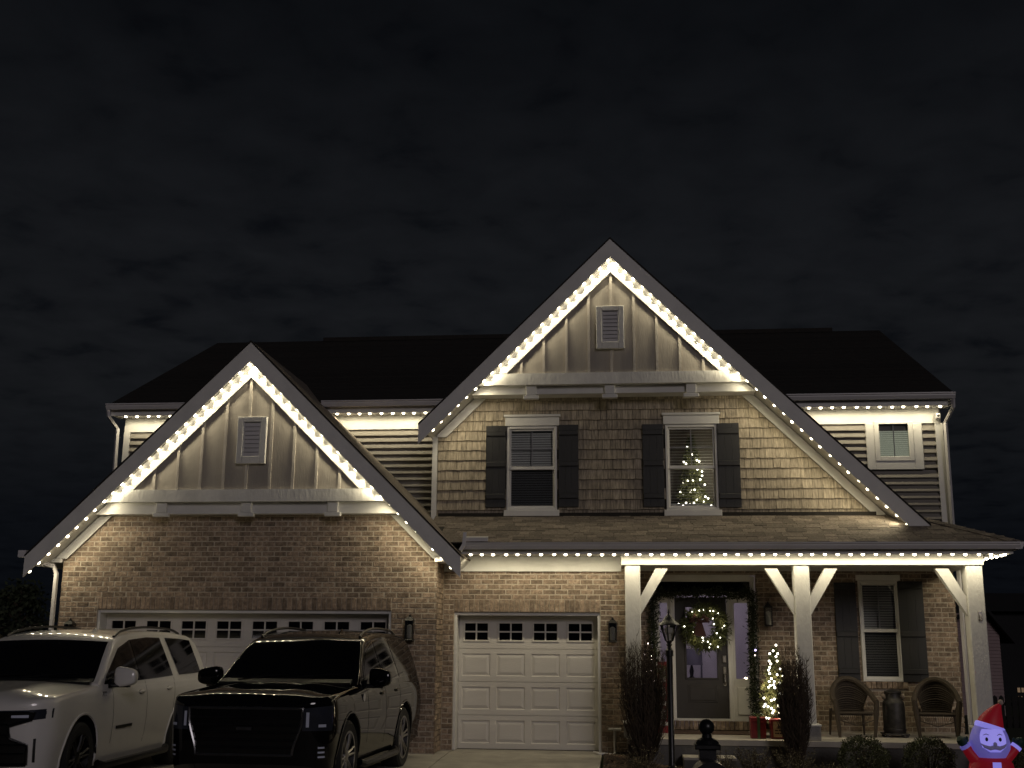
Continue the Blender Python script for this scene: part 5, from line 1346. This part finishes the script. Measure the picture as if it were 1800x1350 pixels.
    # wheels
    for dd in AX:
        for s in (1, -1):
            c = (s*(Wh-.155), dd-L_/2, WR_); ti = .27
            wh = MB().lathe([(WR_*.64, -.13), (WR_*.90, -.145), (WR_*.985, -.12), (WR_, -.06), (WR_, .06), (WR_*.985, .12), (WR_*.90, .145), (WR_*.64, .13)], c, 40, 'x', cap=False).build('wheel', m_tyre, t, True)
            MB().lathe([(WR_*.66, s*.128), (WR_*.63, s*.130), (WR_*.60, s*.05), (.02, s*.04)], c, 40, 'x', cap=False).build('rim_dish', m_rimd, wh, True)
            MB().lathe([(WR_*.70, s*.128), (WR_*.70, s*.136), (WR_*.645, s*.136), (WR_*.64, s*.12)], c, 40, 'x', cap=False).build('rim', sp['rim'], wh, True)
            spk = MB()
            for k in range(6):
                for o_ in (-.13, .13):
                    a0 = 2*math.pi*k/6+o_*1.3+.2; a1 = 2*math.pi*k/6+o_*1.05+.2
                    p0 = Vector((c[0]+s*.095, c[1]+.07*math.cos(a0), c[2]+.07*math.sin(a0))); p1 = Vector((c[0]+s*.122, c[1]+WR_*.655*math.cos(a1), c[2]+WR_*.655*math.sin(a1)))
                    spk.tube([p0, p0.lerp(p1, .5)+Vector((s*.008, 0, 0)), p1], [.022, .016, .017], 6)
            spk.build('spokes', sp['rim'], wh, True)
            MB().lathe([(.075, s*.085), (.07, s*.115), (.03, s*.12)], c, 16, 'x').build('hub_cap', sp['rim'], wh, True)
    return t, sx, L_, Wh
def txt(s, size, ext=.003):
    cu = bpy.data.curves.new('t', 'FONT'); cu.body = s; cu.size = size; cu.extrude = ext; cu.align_x = 'CENTER'; cu.align_y = 'CENTER'
    o = bpy.data.objects.new('t', cu); COL.objects.link(o); bpy.context.view_layer.update()
    me = bpy.data.meshes.new_from_object(o.evaluated_get(bpy.context.evaluated_depsgraph_get())); bpy.data.objects.remove(o); return me

def nosetab(pts): return pts
def scaled(sp, k, w_):
    q = dict(sp); pts = lambda l: [(a*k, b) for a, b in l]
    q['L'] *= k; q['W'] = w_; q['top'] = pts(sp['top']); q['ws'] = tuple(v*k for v in sp['ws']); q['ax'] *= k; q['wb'] *= k
    q['dlo'] = tuple(pts(l) for l in sp['dlo']); q['wins'] = [tuple(pts(l) for l in w2) for w2 in sp['wins']]
    if 'quarter' in sp: q['quarter'] = tuple(pts(l) for l in sp['quarter'])
    q['seams'] = [(a*k, b, c*k, d) for a, b, c, d in sp['seams']]; q['handles'] = pts(sp['handles']); q['mirror'] = (sp['mirror'][0]*k, sp['mirror'][1])
    return q
wtop = [(0, .97), (.02, 1.03), (.06, 1.075), (.15, 1.105), (.5, 1.135), (1.3, 1.195), (1.42, 1.20), (1.55, 1.26), (1.85, 1.47), (2.15, 1.665), (2.28, 1.725), (2.5, 1.785), (3.0, 1.835), (3.6, 1.855), (4.5, 1.845), (5.2, 1.80), (5.38, 1.76), (5.48, 1.66), (5.60, 1.38), (5.66, 1.20), (5.70, 1.05), (5.73, .9)]
white = dict(L=5.73, W=2.06, top=wtop, ws=(1.46, 2.26), paint=m_white, ax=.98, wb=3.40, wr=.405,
  dlo=([(1.62, 1.205), (2.3, 1.215), (2.9, 1.22), (3.5, 1.23), (4.12, 1.245)], [(1.72, 1.30), (2.30, 1.63), (2.75, 1.735), (3.4, 1.770), (3.92, 1.765)]),
  wins=[([(1.70, 1.225), (2.2, 1.23), (2.76, 1.235)], [(1.78, 1.30), (2.26, 1.59), (2.68, 1.705)]), ([(2.86, 1.235), (3.4, 1.245), (4.07, 1.255)], [(2.78, 1.72), (3.3, 1.75), (3.89, 1.75)])],
  quarter=([(4.38, 1.25), (4.9, 1.255), (5.36, 1.26)], [(4.12, 1.765), (4.7, 1.755), (5.18, 1.73)]),
  seams=[(1.86, .48, 1.84, 1.19), (2.98, .44, 3.00, 1.21), (4.02, .80, 4.14, 1.22), (3.85, .44, 4.02, .80)], handles=[(2.80, 1.075), (3.86, 1.085)], handle_mat=m_white,
  mirror=(1.80, 1.26), mirror_mat=m_white, rim=m_rimd,
  nose=[('headlight', .30, 1.0, [(.3, .875), (.7, .865), (1.0, .90)], [(.3, .975), (.8, .985), (1.0, 1.0)], .006, m_lamp),
        ('lamp_reflector', .62, .80, [(.6, .905), (.8, .905)], [(.6, .93), (.8, .935)], .012, m_drl),
        ('side_vent', .86, .885, [(.8, .44), (.9, .44)], [(.8, .68), (.9, .69)], .004, m_trim),
        ],
  grille=(.42, .955, lambda z: .80-.20*smooth01((z-.64)/.06)+.25*smooth01((z-.84)/.06), (.83, .72, .62, .53), ), bar_mat=m_gloss, frame_mat=m_gloss, badge_z=.87)
wt, wsx, wl, wwh = suv('parked_car', 'white large family car parked beside the black one on the driveway', (-7.36, 14.92, -.062), R(2.2), scaled(white, .965, 2.03))
o = place(txt('Z71', .085), 'side_badge', wt, loc=(wsx(1.52, 1.10)+.004, 1.52-wl/2, 1.09), rot=(R(90), 0, R(90))); o.data.materials.clear(); o.data.materials.append(m_chrome)
MB().bbox(*sorted((wsx(1.95, .70)-.0, wsx(1.95, .70)+.010)), 1.90-wl/2, 2.40-wl/2, .665, .70, .004).build('side_molding', m_trim, wt)
btop = [(0, .98), (.02, 1.05), (.06, 1.09), (.15, 1.12), (.5, 1.15), (1.3, 1.195), (1.42, 1.20), (1.55, 1.26), (1.85, 1.48), (2.15, 1.69), (2.28, 1.75), (2.5, 1.80), (3.0, 1.845), (3.4, 1.86), (4.2, 1.85), (4.8, 1.81), (4.96, 1.77), (5.06, 1.66), (5.18, 1.38), (5.25, 1.20), (5.29, 1.05), (5.33, .9)]
black = dict(L=5.33, W=2.06, top=btop, ws=(1.46, 2.26), paint=m_black, ax=.98, wb=3.07, wr=.415,
  dlo=([(1.62, 1.205), (2.4, 1.22), (3.0, 1.225), (3.9, 1.24), (4.96, 1.26)], [(1.72, 1.30), (2.30, 1.65), (2.75, 1.745), (3.6, 1.775), (4.72, 1.735)]),
  wins=[([(1.70, 1.225), (2.2, 1.23), (2.76, 1.235)], [(1.78, 1.30), (2.26, 1.60), (2.68, 1.715)]), ([(2.86, 1.24), (3.3, 1.245), (3.70, 1.255)], [(2.78, 1.73), (3.2, 1.765), (3.55, 1.76)]), ([(3.85, 1.25), (4.4, 1.26), (4.9, 1.27)], [(3.68, 1.755), (4.2, 1.74), (4.68, 1.72)])],
  seams=[(1.86, .48, 1.84, 1.19), (2.82, .44, 2.84, 1.21), (3.65, .80, 3.78, 1.22)], handles=[(2.64, 1.075), (3.52, 1.085)], handle_mat=m_gloss,
  mirror=(1.80, 1.26), mirror_mat=m_black, rim=m_rim,
  nose=[('headlight', .70, 1.005, [(.7, .76), (1.0, .76)], [(.7, 1.0), (1.0, 1.03)], .006, m_lamp),
        ('lamp_reflector', .74, .775, [(.7, .80), (.8, .80)], [(.7, .96), (.8, .96)], .012, m_drl),
        ('lamp_reflector', .88, .955, [(.8, .80), (1., .80)], [(.8, .83), (1., .83)], .012, m_drl),
        ('bumper_vent', .86, .97, [(.8, .45), (1., .45)], [(.8, .62), (1., .62)], .006, m_gloss),
        ('fog_lamp', .88, .945, [(.8, .47), (1., .47)], [(.8, .49), (1., .49)], .014, m_drl), ('fog_lamp', .88, .945, [(.8, .52), (1., .52)], [(.8, .54), (1., .54)], .014, m_drl), ('fog_lamp', .88, .945, [(.8, .57), (1., .57)], [(.8, .59), (1., .59)], .014, m_drl)],
  grille=(.50, 1.0, lambda z: .56+.10*smooth01((z-.5)/.4), (.90, .82, .74, .66, .58)), bar_mat=m_rimd, frame_mat=m_frame, badge_z=.78)
bt, bsx, bl, bwh = suv('parked_car', 'glossy black large family car parked between the white one and the single garage door', (-4.19, 15.38, -.062), R(-2.0), scaled(black, .935, 1.94))
mb = MB()
for x in (-.20, -.17, -.10, -.03, 0, .11, .135, .16, .185): mb.box(x-.006, x+.006, -bl/2-.012, -bl/2-.004, 1.0, 1.02)
mb.build('hood_letters', m_chrome, bt)
MB().lathe([(.05, 0), (.05, .008)], (bsx(1.5, 1.05), 1.50-bl/2, 1.06), 16, 'x').build('side_badge', m_chrome, bt, True)
